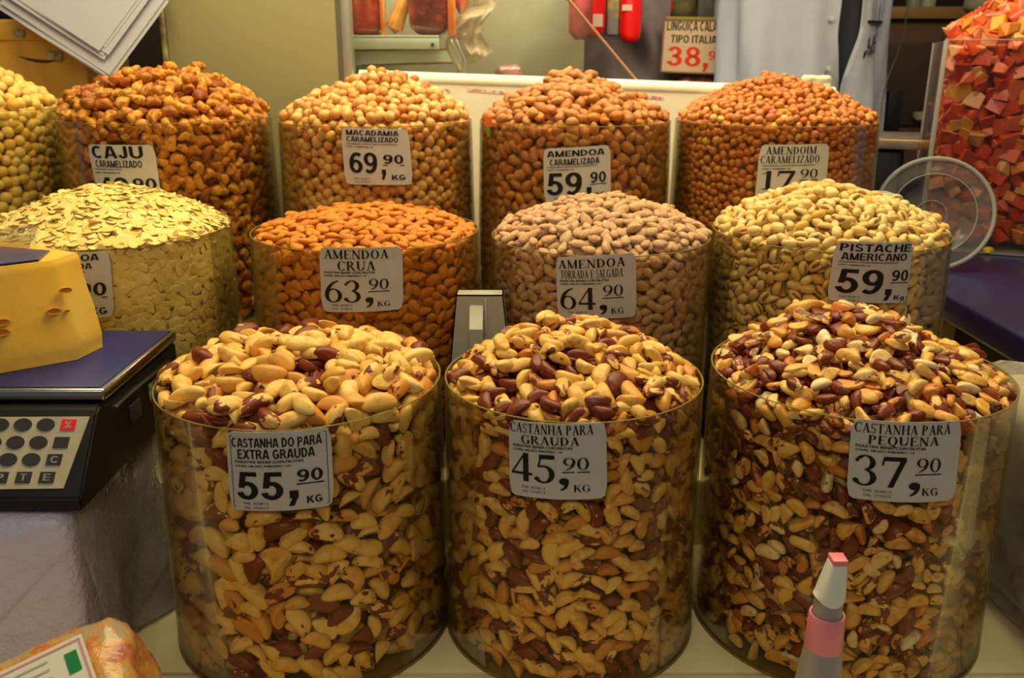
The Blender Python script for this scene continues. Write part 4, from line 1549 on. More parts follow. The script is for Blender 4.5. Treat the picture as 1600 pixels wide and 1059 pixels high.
# cured meat package, lower left corner
e = empty('wrapped_ham', (-.47, .74, .80), 'orange vacuum-packed cured ham with a white printed label, lower left corner', 'ham')
HAM = NT('ham')
vv = obj_coord(HAM)
hc = HAM.ramp(HAM.noise(vv, 24, 5, rough=.68), [(.3, srgb(136, 70, 60)), (.40, srgb(176, 106, 84)), (.47, srgb(198, 132, 52)), (.53, srgb(186, 150, 96)), (.60, srgb(164, 148, 128)), (.68, srgb(194, 120, 46)), (.8, srgb(150, 76, 60))])
HAM = HAM.out(HAM.bsdf(hc, .25, .5, 0, HAM.bump(HAM.noise(vv, 45, 4), .6, .008), .25))
apex = at(170, 938, .80)
d1 = (at(0, 1018, .765) - apex).normalized()
d2 = at(285, 1050, .715) - apex
d2 = (d2 - d1 * d2.dot(d1)).normalized()
hz = d1.cross(d2).normalized()
if hz.z < 0: hz = -hz
HR = Matrix((d1, d2, hz)).transposed()
if HR.determinant() < 0: HR = Matrix((d1, -d2, hz)).transposed()
hamc = apex + d1 * .125 + d2 * .095 - hz * .066
soft_block(hamc, (.262, .20, .125), 4, .010, 15, 8, HR.to_euler(), .03).done('ham', HAM, e, angle=70)


def ham_pt(px, py, o):
    d = ray(px, py)
    p0_ = apex + hz * (.0015 + o)
    s_ = (p0_ - Vector((0, 0, CAM_Z))).dot(hz) / d.dot(hz)
    return Vector((0, 0, CAM_Z)) + d * s_


LC = [ham_pt(128, 991, 0), ham_pt(154, 1066, 0), None, ham_pt(-8, 1056, 0)]
LC[2] = LC[1] + (LC[3] - LC[0])


def ham_lab(u, v, o):
    """u along the label's upper edge from its right corner, v down its right edge"""
    return LC[0] + (LC[3] - LC[0]) * u + (LC[1] - LC[0]) * v + hz * (.001 + o)


MB().surf(lambda u, v: ham_lab(u * 1.3, v * 1.2, .0012), 10, 6, lambda u, v: ham_lab(u * 1.3, v * 1.2, .0)).done('label', plain('ham_label', srgb(206, 204, 192), .4, coat=.2), e)
PINK = plain('pink_line', srgb(206, 120, 140), .5)


def lab_strip(name, a0, a1, b0, b1, m):
    MB().poly([ham_lab(a0 + (a1 - a0) * i / 8, b, .0022) for b in (b0, b1) for i in range(9)], [(i, i + 1, i + 10, i + 9) for i in range(8)]).done(name, m, e, smooth=False)


lab_strip('label_border', .03, 1.27, .075, .10, PINK)
lab_strip('label_border', .03, .05, .08, 1.15, PINK)
GREEN = plain('green_print', srgb(24, 120, 66), .4)
lab_strip('green_logo', .10, .24, .26, .66, GREEN)
GREY = plain('grey_print', srgb(172, 166, 160), .5)
for k in range(5):
    lab_strip('print_line', .42, .80 + .06 * (k % 3), .22 + .16 * k, .25 + .16 * k, GREY)

BAG = clear_plastic('clear_bag', (.94, .93, .91, 1), .34, srgb(196, 188, 172), .6, wrinkle=.6, wscale=22, edge=.4)
e = empty('bagged_goods', (.80, 1.12, .80), 'crumpled clear bag around pale goods at the right edge', 'bag')
soft_block((.815, 1.10, .955), (.27, .30, .30), 4, .016, 9, 14, None, .04).done('contents', plain('pale_goods', srgb(196, 186, 158), .6, c2=srgb(170, 158, 126), nscale=10), e, angle=70)
soft_block((.815, 1.10, .962), (.305, .322, .322), 5, .026, 13, 21, None, .05).done('bag', BAG, e, angle=70)

# squeeze bottle
e = empty('squeeze_bottle', (.3205, .785, .80), 'squeeze bottle with white nozzle and pink collar before the small brazil nuts', 'bottle')
BM = Matrix.Translation((.347, .785, 0)) @ Matrix.Rotation(R_(3), 4, 'Y')
BODY = clear_plastic('bottle_body', (.72, .7, .7, 1), .45, srgb(150, 142, 140), .8, edge=.3, smudge=False)
FROST = plain('frosted_plastic', srgb(150, 142, 138), .35, .5)
WCAP = plain('white_cap', srgb(222, 224, 208), .35, .5)
PNK = plain('pink_plastic', srgb(226, 130, 142), .4, .5)
BX = .3205
Tz = lambda z: Matrix.Translation((BX, .785, z))
MB().lathe([(.001, .80), (.026, .80), (.028, .806), (.027, .88), (.0235, .92), (.0188, .960), (.0172, .985)], 40, Tz(0)).done('body', FROST, e, angle=50)
MB().lathe([(.0179, .960), (.0192, .962), (.0180, .9985), (.0174, 1.0005), (.0155, 1.0005), (.0155, .960)], 40, Tz(0), True).done('collar', PNK, e, angle=40)
MB().lathe([(.0150, .985), (.0146, 1.006), (.0140, 1.0175), (.001, 1.018)], 36, Tz(0)).done('neck', FROST, e, angle=50)


def noz(u, v):
    w_ = 2 * math.pi * u
    c_, s_ = math.cos(w_), math.sin(w_)
    p = 2 / (2 + 2.5 * v)
    z_ = 1.019 + .0405 * v + (.0035 * math.cos(2 * w_) * max(0, 1 - v * 6))
    rl, rr_ = .0162 - .0112 * v ** .9, .0154 - .0042 * v
    rx = rl if c_ < 0 else rr_
    return Vector((BX + math.copysign(abs(c_) ** p, c_) * rx + .001 * v, .785 + math.copysign(abs(s_) ** p, s_) * (.0156 - .0064 * v), z_))


m_ = MB().surf(noz, 32, 12, wrap=True)
m_.poly([noz(i / 32, 1.0) for i in range(32)], [tuple(range(32))])
m_.done('nozzle', WCAP, e, angle=50)
MB().box((BX + .0042, .785, 1.0622), (.0150, .0172, .0066), .0010).done('tip', PNK, e)

# scoop standing between the middle tubs
e = empty('scoop', (-.048, 1.298, MID_Z), 'grey translucent plastic scoop standing upright between the almond tubs', 'scoop')
SC = plain('scoop_plastic', srgb(186, 184, 168), .35, .5, c2=srgb(176, 174, 158), nscale=10)
zt, zm = 1.196, MID_Z + .001
yb = 1.312


def tr_x(z): return .036 + (zt - z) * .10


MB().prism([(-.049 - tr_x(zm), yb, zm), (-.049 + tr_x(zm), yb, zm), (-.049 + tr_x(zt), yb, zt), (-.049 - tr_x(zt), yb, zt)], (0, .0025, 0)).done('back_wall', SC, e, smooth=False)
for s in (-1, 1):
    MB().prism([(-.049 + s * tr_x(zm), yb, zm), (-.049 + s * tr_x(zt), yb, zt), (-.049 + s * tr_x(zt), yb + .03, zt), (-.049 + s * tr_x(zm), yb + .045, zm)], (-s * .002, 0, 0)).done('side_wall', SC, e, smooth=False)
MB().prism([(-.049 - tr_x(zt), yb, zt), (-.049 + tr_x(zt), yb, zt), (-.049 + tr_x(zt), yb + .03, zt), (-.049 - tr_x(zt), yb + .03, zt)], (0, 0, -.002)).done('end_wall', SC, e, smooth=False)
MB().prism([(-.064, yb, 1.180), (-.064, yb - .028, 1.150), (-.064, yb - .028, 1.085), (-.064, yb, 1.065)], (.020, 0, 0)).done('handle', SC, e, smooth=False)
MB().box((-.040, yb - .001, 1.11), (.003, .003, .16), .001).done('highlight_rib', plain('scoop_highlight', srgb(178, 176, 170), .25, .6), e)  # pale rib stands in for a highlight line beside the handle

# ------------------------------------------------------------------ behind the tubs: olive cabinet, glazed meat counter
OLIVE = plain('olive_paint', srgb(160, 155, 112), .45, .4, c2=srgb(152, 147, 104), nscale=3)
ALU = plain('aluminium', srgb(186, 182, 166), .35, .5, .6)
yo = 2.105
xl, xr = at(264, 90, yo).x, at(528, 90, yo).x
e = empty('olive_cabinet', ((xl + xr) / 2, yo + .25, BACK_Z), 'plain olive-green cabinet side standing behind the cashew and macadamia tubs', 'cabinet')
MB().box(((xl + xr) / 2, yo + .25, (BACK_Z + 2.1) / 2), (xr - xl, .5, 2.1 - BACK_Z), .004).done('cabinet_body', OLIVE, e)
MB().box((xl - .006, yo + .02, (BACK_Z + 2.1) / 2), (.010, .06, 2.1 - BACK_Z), .003).done('edge_trim', plain('worn_trim', srgb(172, 160, 110), .6, c2=srgb(96, 80, 46), nscale=30), e)

yc = 2.13
e = empty('meat_counter', (.2, 2.3, BACK_Z), 'glazed meat display counter with a pale front panel behind the back row', 'display counter')
pX = at(541, 60, 2.10).x
MB().box((pX, 2.10 + .02, (BACK_Z + 2.1) / 2), (.021, .04, 2.1 - BACK_Z), .003).done('corner_post', ALU, e)
MB().box((pX - .017, 2.10 + .03, (BACK_Z + 2.1) / 2), (.013, .04, 2.1 - BACK_Z), .002).done('corner_post', plain('grey_post', srgb(128, 120, 104), .4, .5, .3), e)
# front panel with rounded top edge, a little lower to the right
PANEL = NT('pale_panel')
vv = obj_coord(PANEL)
pcol = PANEL.mix(PANEL.noise(vv, 8, 3), srgb(240, 236, 212), srgb(246, 243, 224))
PANEL = PANEL.out(PANEL.bsdf(pcol, .25, .5, 0, PANEL.bump(PANEL.noise(vv, 14, 4), .12, .02), .4))
A0, A1 = at(560, 112, yc), at(1306, 139, yc)
MB().prism([(A0.x, yc, BACK_Z), (A1.x, yc, BACK_Z), (A1.x, yc, A1.z - .012), (A0.x, yc, A0.z - .012)], (0, .03, 0)).done('front_panel', PANEL, e, smooth=False)
MB().tube([(A0.x, yc + .013, A0.z - .012), (A1.x, yc + .013, A1.z - .012)], .0165, 14).done('top_edge', PANEL, e)
PINKP = NT('pink_print')
vv = obj_coord(PINKP)
pr = PINKP.mix(PINKP.ramp(PINKP.noise(vv, 120, 2), [(.47, (0, 0, 0, 1)), (.53, (1, 1, 1, 1))]), srgb(226, 216, 190), srgb(214, 130, 160))
PINKP = PINKP.out(PINKP.bsdf(pr, .3, .4))
for a, b in ((650, 704), (730, 792), (985, 1037)):
    c0, c1 = at(a, 135 + (a - 650) * .034, yc - .001), at(b, 138 + (b - 650) * .034, yc - .001)
    MB().prism([c0, c1, c1 + Vector((0, 0, -.007)), c0 + Vector((0, 0, -.007))], (0, .002, 0)).done('pink_lettering', PINKP, e, smooth=False)
MB().box((A0.x + .525, 2.30, 1.435), (1.05, .26, .02), .003).done('case_floor', plain('case_floor', srgb(150, 142, 118), .4), e)
BACKP = plain('case_back', srgb(150, 146, 118), .5, c2=srgb(120, 112, 84), nscale=4)
q0, q1 = at(556, 0, 2.56), at(915, 0, 2.56)
MB().box(((q0.x + q1.x) / 2, 2.57, 1.65), (q1.x - q0.x, .02, .42), .003).done('case_back', BACKP, e)
GLS = clear_plastic('case_glass', (.95, .95, .93, 1), .05, srgb(160, 156, 136), .9, edge=.3)
zt0 = 1.86
gy = 2.18
g = [at(556, 112, gy), at(1000, 132, gy), at(889, 0, gy), None, None]
up = (g[2] - g[1]).normalized()
tp = g[1] + up * ((zt0 - g[1].z) / up.z)
gp = [g[0], g[1], tp, Vector((g[0].x, gy, zt0))]
MB().prism(gp, (0, .006, 0)).done('glass_pane', GLS, e, smooth=False)
MB().tube([g[1] + Vector((0, .003, 0)), tp + Vector((0, .003, 0))], .0035, 8).done('glass_edge', plain('glass_edge', srgb(176, 128, 96), .3, .6), e)
# mint shelf bracket with rusted lower edge
MINT = plain('mint_enamel', srgb(196, 204, 180), .4, .5, c2=srgb(186, 194, 168), nscale=12)
RUST = plain('rust', srgb(150, 96, 30), .8, c2=srgb(84, 54, 24), nscale=60)
ys = 2.30
c0, c1 = at(548, 59, ys), at(686, 77, ys)
MB().box(((c0.x + c1.x) / 2, ys, (c0.z + c1.z) / 2), (c1.x - c0.x, .02, c0.z - c1.z), .002).done('shelf_bar', MINT, e)
MB().box(((c0.x + c1.x) / 2, ys + .06, c0.z + .003), (c1.x - c0.x, .14, .005), .001).done('shelf_plate', MINT, e)
k = [at(550, 79, ys + .02), at(697, 77, ys + .02), at(707, 98, ys + .02), at(552, 102, ys + .02)]
MB().prism(k, (0, .004, 0)).done('lower_flange', MINT, e, smooth=False)
MB().tube([k[3] + Vector((.02, 0, -.001)), k[3].lerp(k[2], .5), k[2]], .0028, 6).done('rusted_edge', RUST, e)
MB().tube([k[0] + Vector((0, -.004, 0)), k[1]], .0022, 6).done('rusted_edge', RUST, e)
bc = at(676, 70, ys - .011)
MB().lathe([(0, 0), (.0045, 0), (.0045, .004), (0, .004)], 12, Matrix.Translation(bc) @ Matrix.Rotation(R_(90), 4, 'X')).done('bolt', plain('bolt', srgb(40, 40, 34), .5), e)
MB().tube([at(704, 62, ys), at(720, 96, ys)], .0035, 6).done('prop_arm', ALU, e)
MB().tube([at(712, 62, ys), at(726, 94, ys), at(722, 120, ys)], .004, 6).done('prop_arm', ALU, e)


def meat(name, c, s, base, dark, label, cat, seed, rot=None, amp=.006):
    t = NT(name)
    v_ = obj_coord(t)
    cl = t.ramp(t.noise(v_, 22, 4, rough=.6), [(.35, dark), (.55, base), (.72, srgb(206, 110, 60))])
    mt = t.out(t.bsdf(cl, .2, .5, 0, t.bump(t.noise(v_, 50, 4), .6, .006), .7))
    o = soft_block(c, s, 3, amp, 18, seed, rot, min(s) * .3).done(name, mt, None, angle=70)
    return tag(o, label, cat)


zsh = c0.z + .0065
DK, RD = srgb(96, 26, 16), srgb(150, 40, 26)
m0 = at(574, 30, 2.36)
meat('wrapped_meat', Vector((m0.x, 2.36, zsh + .060)), (.082, .12, .12), srgb(176, 40, 18), DK, 'red vacuum-packed meat with a white label at the left end of the mint shelf', 'meat', 2)
o = MB().box((m0.x - .012, 2.295, zsh + .098), (.05, .002, .028)).done('label', M['paper'], bpy.data.objects['wrapped_meat'], smooth=False)
ORA = plain('orange_fat', srgb(214, 104, 26), .3, .5, coat=.5, c2=srgb(222, 134, 50), nscale=30)
m1 = at(672, 20, 2.36)
mm = meat('wrapped_meat', Vector((m1.x, 2.36, zsh + .068)), (.105, .12, .135), srgb(122, 36, 30), DK, 'dark red vacuum-packed meat with an orange edge on the mint shelf', 'meat', 5)
MB().box((m1.x + .056, 2.315, zsh + .064), (.018, .03, .135), .006).done('orange_edge', ORA, mm)
MB().box((m0.x + .044, 2.315, zsh + .058), (.010, .03, .118), .004).done('orange_edge', ORA, bpy.data.objects['wrapped_meat'])
fk = at(622, 20, 2.34)
YF = plain('yellow_fat', srgb(206, 156, 60), .3, .5, coat=.5, c2=srgb(180, 110, 40), nscale=25)
tag(MB().tube([(fk.x + .05, 2.345, zsh + .16), (fk.x + .012, 2.34, zsh + .07), (fk.x - .01, 2.335, zsh + .016), (fk.x - .006, 2.34, zsh + .012)], [.012, .017, .022, .010], 12).done('rolled_fat', YF), 'yellow strip of fat between the two meats on the mint shelf', 'fat')
PF = clear_plastic('packing_film', (.96, .94, .88, 1), .22, srgb(220, 196, 150), .6, wrinkle=.6, wscale=30, edge=.3)
fl = lambda u, v, o=0: at(708 + 55 * u + 12 * math.sin(v * 7), -20 + 135 * v - 35 * u * v, 2.33 + .03 * mnoise.noise(Vector((u * 5, v * 6, 1))) + o)
tag(MB().surf(lambda u, v: fl(u, v), 12, 20, lambda u, v: fl(u, v, .001)).done('packing_film', PF), 'crinkled clear film hanging beside the dark red meat', 'film')
for px, py, r_, up_, cl, lb in ((905, 62, .030, .30, srgb(150, 66, 60), 'blurred reddish sausage hanging behind the counter glass, beside the red packets'),
                                (722, 22, .020, .16, srgb(196, 62, 40), 'small red sausage hanging by the clear film')):
    p = at(px, py, 2.45)
    o = MB().tube([p + Vector((0, 0, up_)), p + Vector((.002, 0, up_ * .5)), p + Vector((0, 0, .02)), p], [r_ * .8, r_, r_ * .95, r_ * .4], 14).done('sausage', plain('sausage', cl, .4, c2=srgb(120, 50, 44), nscale=30, coat=.3))
    tag(o, lb, 'sausage')
p = at(796, 98, 2.38)
meat('pink_meat', Vector((p.x, 2.36, 1.484)), (.075, .07, .074), srgb(168, 104, 92), srgb(120, 64, 58), 'low pinkish piece of meat behind the counter glass, right of the mint shelf', 'meat', 7)

# ------------------------------------------------------------------ red packets, grey drape, sign 38,9
yr = 2.72
RED = plain('red_packet', srgb(222, 14, 12), .3, .5, coat=.4)
TAGM = plain('packet_tag', srgb(206, 170, 150), .5)
for px, hw, bot, lb in ((884, 20, 26, 'red packet half hidden by the sloping glass edge, first of the three'), (926, 19, 60, 'red packet hanging in the middle of the three, with a pale sticker'), (984, 17, 68, 'red packet hanging beside the yellow-grey one, lowest of the three')):
    p = at(px, bot, yr)
    r_ = hw / F_PX * yr * .955
    top = at(px, -60, yr)
    MBm = MB().lathe([(0, p.z), (r_ * .55, p.z + .004), (r_ * .9, p.z + .016), (r_, p.z + .034), (r_, top.z), (r_ * .6, top.z + .03), (0, top.z + .034)], 20, Matrix.Translation((p.x, yr, 0)) @ Matrix.Diagonal((1, .75, 1, 1)))
    o = tag(MBm.done('red_packet', RED), lb, 'packet', 'red packets hanging behind the counter')
    tg = at(px + (8 if px == 926 else -4), 32 if px == 926 else 12, yr - r_ * .78)
    if px != 884: MB().box(tg, (.028, .002, .034 if px == 926 else .016)).done('sticker', TAGM, o, smooth=False)
p = at(957, 56, yr)
t = NT('grey_packet')
v_ = obj_coord(t)
cl = t.ramp(t.noise(v_, 26, 3), [(.4, srgb(120, 112, 106)), (.55, srgb(176, 150, 40)), (.7, srgb(136, 128, 124))])
gp_ = t.out(t.bsdf(cl, .4))
tag(MB().box((p.x, yr + .01, p.z + .12), (.036, .03, .24), .008, seg=3).done('grey_packet', gp_), 'narrow grey and yellow packet hanging between two red packets', 'packet')

CLOTH = plain('grey_cloth', srgb(132, 118, 124), .8, .2, c2=srgb(124, 110, 116), nscale=6)


def drape(u, v, o=0.0):
    b = at(893 + 155 * u, -40 + 190 * v, 2.92)
    sag = .05 * math.sin(9 * (v - .55 * (u - .35) ** 2 * 3)) * math.exp(-((u - .45) / .35) ** 2)
    pl = .014 * math.sin(u * 16 + v * 2.0) * (.3 + v)
    return b + Vector((0, o - sag - pl, 0))


tag(MB().surf(lambda u, v: drape(u, v), 40, 40, lambda u, v: drape(u, v, .004)).done('grey_cloth', CLOTH), 'grey cloth hanging in folds behind the red packets', 'cloth')

ysn = 2.86
cr = [at(1040, 31, ysn), at(1142, 33, ysn), at(1138, 116, ysn), at(1034, 112, ysn)]
e = empty('hanging_price_sign', cr[3], 'price sign reading LINGUIÇA TIPO ITALIA with red 38,9 beside the white coat', 'sign')
bil = lambda u, v, o: (cr[0] * (1 - u) * (1 - v) + cr[1] * u * (1 - v) + cr[2] * u * v + cr[3] * (1 - u) * v) + Vector((0, -o, 0))
MB().prism([bil(0, 0, 0), bil(1, 0, 0), bil(1, 1, 0), bil(0, 1, 0)], (0, .003, 0)).done('card', plain('peach_card', srgb(206, 176, 146), .5), e, smooth=False)
for nm, body, bx, mt in (('title', 'LINGUIÇA CALA', (.03, .80, .02, .24), M['ink']), ('title', 'TIPO ITALIA', (.10, .80, .28, .43), M['ink']), ('price_figures', '38', (.06, .57, .50, .88), M['red_ink']), ('price_figures', ',', (.60, .685, .80, .97), M['red_ink']), ('cents', '9', (.685, .80, .57, .74), M['red_ink'])):
    vs, fs = fit(block(body), bx)
    MB().poly([bil(a, b, .0006) for a, b in vs], fs).done(nm, mt, e, smooth=False)
BR = plain('sign_frame', srgb(150, 104, 66), .5)
MB().tube([cr[0] + Vector((-.003, 0, 0)), cr[3] + Vector((-.003, 0, 0))], .003, 6).done('frame_edge', BR, e)
MB().tube([cr[3], cr[2]], .003, 6).done('frame_edge', BR, e)
MB().tube([cr[0] + Vector((0, 0, .004)), cr[1] + Vector((0, 0, .004))], .006, 6).done('frame_edge', plain('olive_rail', srgb(150, 128, 66), .5), e)

# things on the wall shelf and behind the sign
SH = plain('olive_goods', srgb(110, 100, 54), .6, c2=srgb(60, 52, 30), nscale=20)
p = at(1063, 14, 3.1)
tag(soft_block(Vector((p.x, 3.1, p.z + .02)), (.11, .08, .13), 3, .01, 14, 3, None, .03).done('olive_bundle', SH), 'dull olive bundle hanging above the 38,9 sign', 'bundle')
p = at(1044, 12, 3.0)
tag(MB().lathe([(0, -.02), (.014, -.016), (.02, 0), (.014, .018), (0, .024)], 14, Matrix.Translation(p)).done('red_pepper', plain('orange_red', srgb(190, 76, 30), .4)), 'small orange-red round item above the left corner of the 38,9 sign', 'fruit')
p = at(1105, 10, 3.1)
tag(MB().box((p.x, 3.1, p.z), (.07, .05, .12), .004).done('grey_carton', plain('grey_lines', srgb(92, 86, 80), .6, c2=srgb(70, 64, 60), nscale=40)), 'dark grey carton above the right of the 38,9 sign', 'carton')
p = at(1090, 126, 2.93)
t = meat('sausage_pile', Vector((p.x, 2.93, p.z - .03)), (.16, .12, .09), srgb(120, 48, 26), srgb(60, 20, 12), 'dark red cured sausage pile under the 38,9 sign', 'sausage', 9, None, .012)

# small things on the counter edge
p = at(1283, 140, 2.115)
tag(soft_block(Vector((p.x, 2.16, A1.z + .012)), (.062, .05, .034), 3, .008, 30, 4, None, .01).done('white_bag', plain('white_bag', srgb(226, 220, 190), .35, coat=.3)), 'small crumpled white bag on the right end of the pale counter edge', 'bag')
p = at(1118, 155, 2.10)
tag(soft_block(Vector((p.x, 2.10, p.z)), (.042, .03, .026), 3, .006, 40, 6, None, .008).done('yellow_wrapper', plain('yellow_wrapper', srgb(230, 206, 110), .35, coat=.3)), 'crumpled yellowish wrapper behind the left shoulder of the peanuts', 'wrapper')
tx, ty, r, zr, zb = TUB['almond']
for nm, z_, c_, in (('orange_tag', .000, srgb(232, 106, 60)),):
    f = lambda u, v, o=0: Vector((tx + (r + .003 + o) * math.cos(3.55 + .16 * u), ty + (r + .003 + o) * math.sin(3.55 + .16 * u), zr - .006 + .018 * v))
    tg = MB().surf(lambda u, v: f(u, v), 6, 3, lambda u, v: f(u, v, .0015)).done('orange_tag', plain('orange_tag', c_, .4))
    tag(tg, 'small orange and green tag clipped on the rim of the caramelised almond tub', 'tag')
    f2 = lambda u, v, o=0: Vector((tx + (r + .003 + o) * math.cos(3.61 + .06 * u), ty + (r + .003 + o) * math.sin(3.61 + .06 * u), zr - .026 + .02 * v))
    MB().surf(lambda u, v: f2(u, v), 4, 3, lambda u, v: f2(u, v, .0015)).done('green_flap', plain('green_flap', srgb(120, 140, 60), .4), tg)

# ------------------------------------------------------------------ cardboard box and loose sheets, top left
yb_ = 2.16
CARD = NT('cardboard')
vv = obj_coord(CARD)
wv = CARD.n('ShaderNodeTexWave')
wv.inputs['Scale'].default_value = 6
wv.inputs['Distortion'].default_value = 3
CARD.l(vv, wv.inputs['Vector'])
ccol = CARD.mix(CARD.math('MULTIPLY', wv.outputs['Fac'], .3), srgb(236, 180, 62), srgb(214, 154, 46))
CARD = CARD.out(CARD.bsdf(ccol, .55, .4, 0, CARD.bump(CARD.noise(vv, 9, 3), .25, .02), .15))
xa, xb, ztop = -1.42, at(134, 100, yb_).x, at(60, 30, yb_).z
e = empty('cardboard_box', ((xa + xb) / 2, yb_ + .2, BACK_Z), 'large brown cardboard box behind the left tubs, under the white sheets', 'box')
MB().box(((xa + xb) / 2, yb_ + .125, (BACK_Z + ztop) / 2), (xb - xa, .25, ztop - BACK_Z), .006).done('box_body', CARD, e)
zmid = at(60, 60, yb_).z
MB().box(((xa + xb) / 2, yb_ - .003, (ztop + zmid) / 2 - .004), (xb - xa - .01, .005, ztop - zmid), .002).done('box_flap', CARD, e)
DKS = plain('tear_dark', srgb(96, 58, 16), .8)
p0 = at(66, 92, yb_ - .003)
MB().surf(lambda u, v: at(26 + 72 * u, 87 + 9 * math.sin(u * 2.6) + (v - .5) * 5 * math.sin(u * math.pi), yb_ - .0012), 12, 2, lambda u, v: at(26 + 72 * u, 87 + 9 * math.sin(u * 2.6) + (v - .5) * 5 * math.sin(u * math.pi), yb_ - .0002)).done('tear', DKS, e)
LABP = plain('small_label', srgb(206, 194, 140), .5, c2=srgb(120, 110, 80), nscale=90)
for a, b, wd, hg in ((85, 88, .034, .019), (30, 52, .028, .019)):
    MB().box(at(a, b, yb_ - .007), (wd, .002, hg), .0005, rot=Euler((0, R_(8), 0))).done('shipping_label', LABP, e, smooth=False)
tag(MB().box((at(205, 60, 2.5).x, 2.62, 1.4), (.22, .12, .74), .005).done('dark_upright', plain('dark_upright', srgb(44, 26, 16), .7)), 'dark brown upright in the gap left of the olive cabinet', 'post')

SHEETM = plain('white_sheet', srgb(176, 174, 184), .6, .2)
base = at(165, 121, 1.985)
e1 = (at(0, 14, 2.06) - base).normalized()          # left lower edge
e2 = (at(255, -6, 2.06) - base)
e2 = (e2 - e1 * e2.dot(e1)).normalized()
e3 = e1.cross(e2)
if e3.y > 0: e3 = -e3
sheets = [(0, 0, 0, 0), (.007, .002, .003, -.4), (-.003, .005, .006, .6), (.012, .004, .0085, -.8), (.004, .010, .012, .3), (.030, .030, .024, .0), (.036, .036, .027, .7), (.026, .044, .030, -.3), (.040, .052, .033, .4), (.046, .040, .036, .2)]
for k, (a, b, h, rt) in enumerate(sheets):
    q = R_(rt)
    f1 = e1 * math.cos(q) + e2 * math.sin(q)
    f2 = e2 * math.cos(q) - e1 * math.sin(q)
    o0 = base + e1 * a + e2 * b + e3 * (h * .55 - .018)
    fn = lambda u, v, o=0.0: o0 + f1 * (.30 * u) + f2 * (.21 * v) + e3 * (o + .004 * math.sin(u * 3 + k) * u + .003 * v * v)
    s_ = MB().surf(lambda u, v: fn(u, v), 8, 6, lambda u, v: fn(u, v, .0006)).done('paper_sheet', SHEETM)
    tag(s_, 'loose white paper sheet in the slanting stack at the top left', 'paper', 'loose white sheets')

# ------------------------------------------------------------------ dim cabinet and clutter at the right rear
yw = 3.3
a0, a1 = at(1372, 60, yw), at(1530, 60, yw)
zs = at(1400, 30, yw).z
e = empty('rear_cabinet', ((a0.x + a1.x) / 2, yw + .2, 0), 'dim brown wooden cabinet in the background right of the white coat', 'cabinet')
BRW = plain('brown_wood', srgb(92, 62, 34), .7, c2=srgb(66, 44, 24), nscale=5)
MB().box(((a0.x + a1.x) / 2, yw + .2, zs / 2), (a1.x - a0.x, .4, zs), .004).done('cabinet_body', BRW, e)
MB().box(((a0.x + a1.x) / 2, yw + .19, zs + .02), (a1.x - a0.x + .03, .44, .04), .004).done('cabinet_top', plain('ochre_board', srgb(132, 96, 40), .5), e)
z1_ = at(1400, 205, yw).z
MB().box(((a0.x + a1.x) / 2 - .06, yw - .006, (zs + z1_) / 2 - .03), (.20, .012, zs - z1_ - .1), .003).done('cabinet_door', plain('darker_wood', srgb(58, 38, 22), .7), e)
MB().box((a0.x + .07, yw - .03, (zs + z1_) / 2 - .12), (.05, .03, zs - z1_ - .24), .003).done('cabinet_leg', plain('black_bar', srgb(20, 16, 14), .6), e)
for k, (px, c_, lb) in enumerate(((1428, srgb(120, 128, 110), 'pale grey-green jar on the rear cabinet, left of two'), (1450, srgb(150, 150, 132), 'pale jar on the rear cabinet, right of two'))):
    p = at(px, 2, yw + .1)
    tag(MB().lathe([(0, zs + .04), (.026, zs + .042), (.028, zs + .09), (.022, zs + .11), (.022, zs + .13), (0, zs + .132)], 16, Matrix.Translation((p.x, yw + .1, 0))).done('jar', plain('jar', c_, .3)), lb, 'jar')
p = at(1540, 6, 3.0)
tag(soft_block(Vector((p.x, 3.0, p.z + .03)), (.13, .1, .12), 3, .02, 10, 12, None, .04).done('grey_coat_lump', plain('grey_coat_lump', srgb(136, 130, 112), .6)), 'dull grey lump for another white coat in the dark behind the square box', 'bag')  # plain lump in place of another person's white coat
p = at(1548, 32, 2.96)
tag(MB().box((p.x, 2.97, p.z), (.02, .02, .024), .005).done('red_scrap', RED), 'small red scrap under the dull grey lump behind the square box', 'scrap')
tag(MB().tube([at(1421, -10, 2.9), at(1413, 50, 2.85), at(1400, 90, 2.75), at(1386, 125, 2.62), at(1378, 160, 2.5), at(1375, 190, 2.42), at(1370, 215, 2.38)], .0022, 6).done('cable', plain('cable', srgb(70, 64, 60), .5)), 'thin dark cable hanging beside the white coat', 'cable')
p = at(1438, 182, 3.27)
tag(soft_block(p, (.05, .03, .03), 3, .008, 30, 15, None, .008).done('pale_scrap', plain('pale_scrap', srgb(150, 138, 118), .6)), 'small pale crumpled scrap against the rear cabinet', 'scrap')

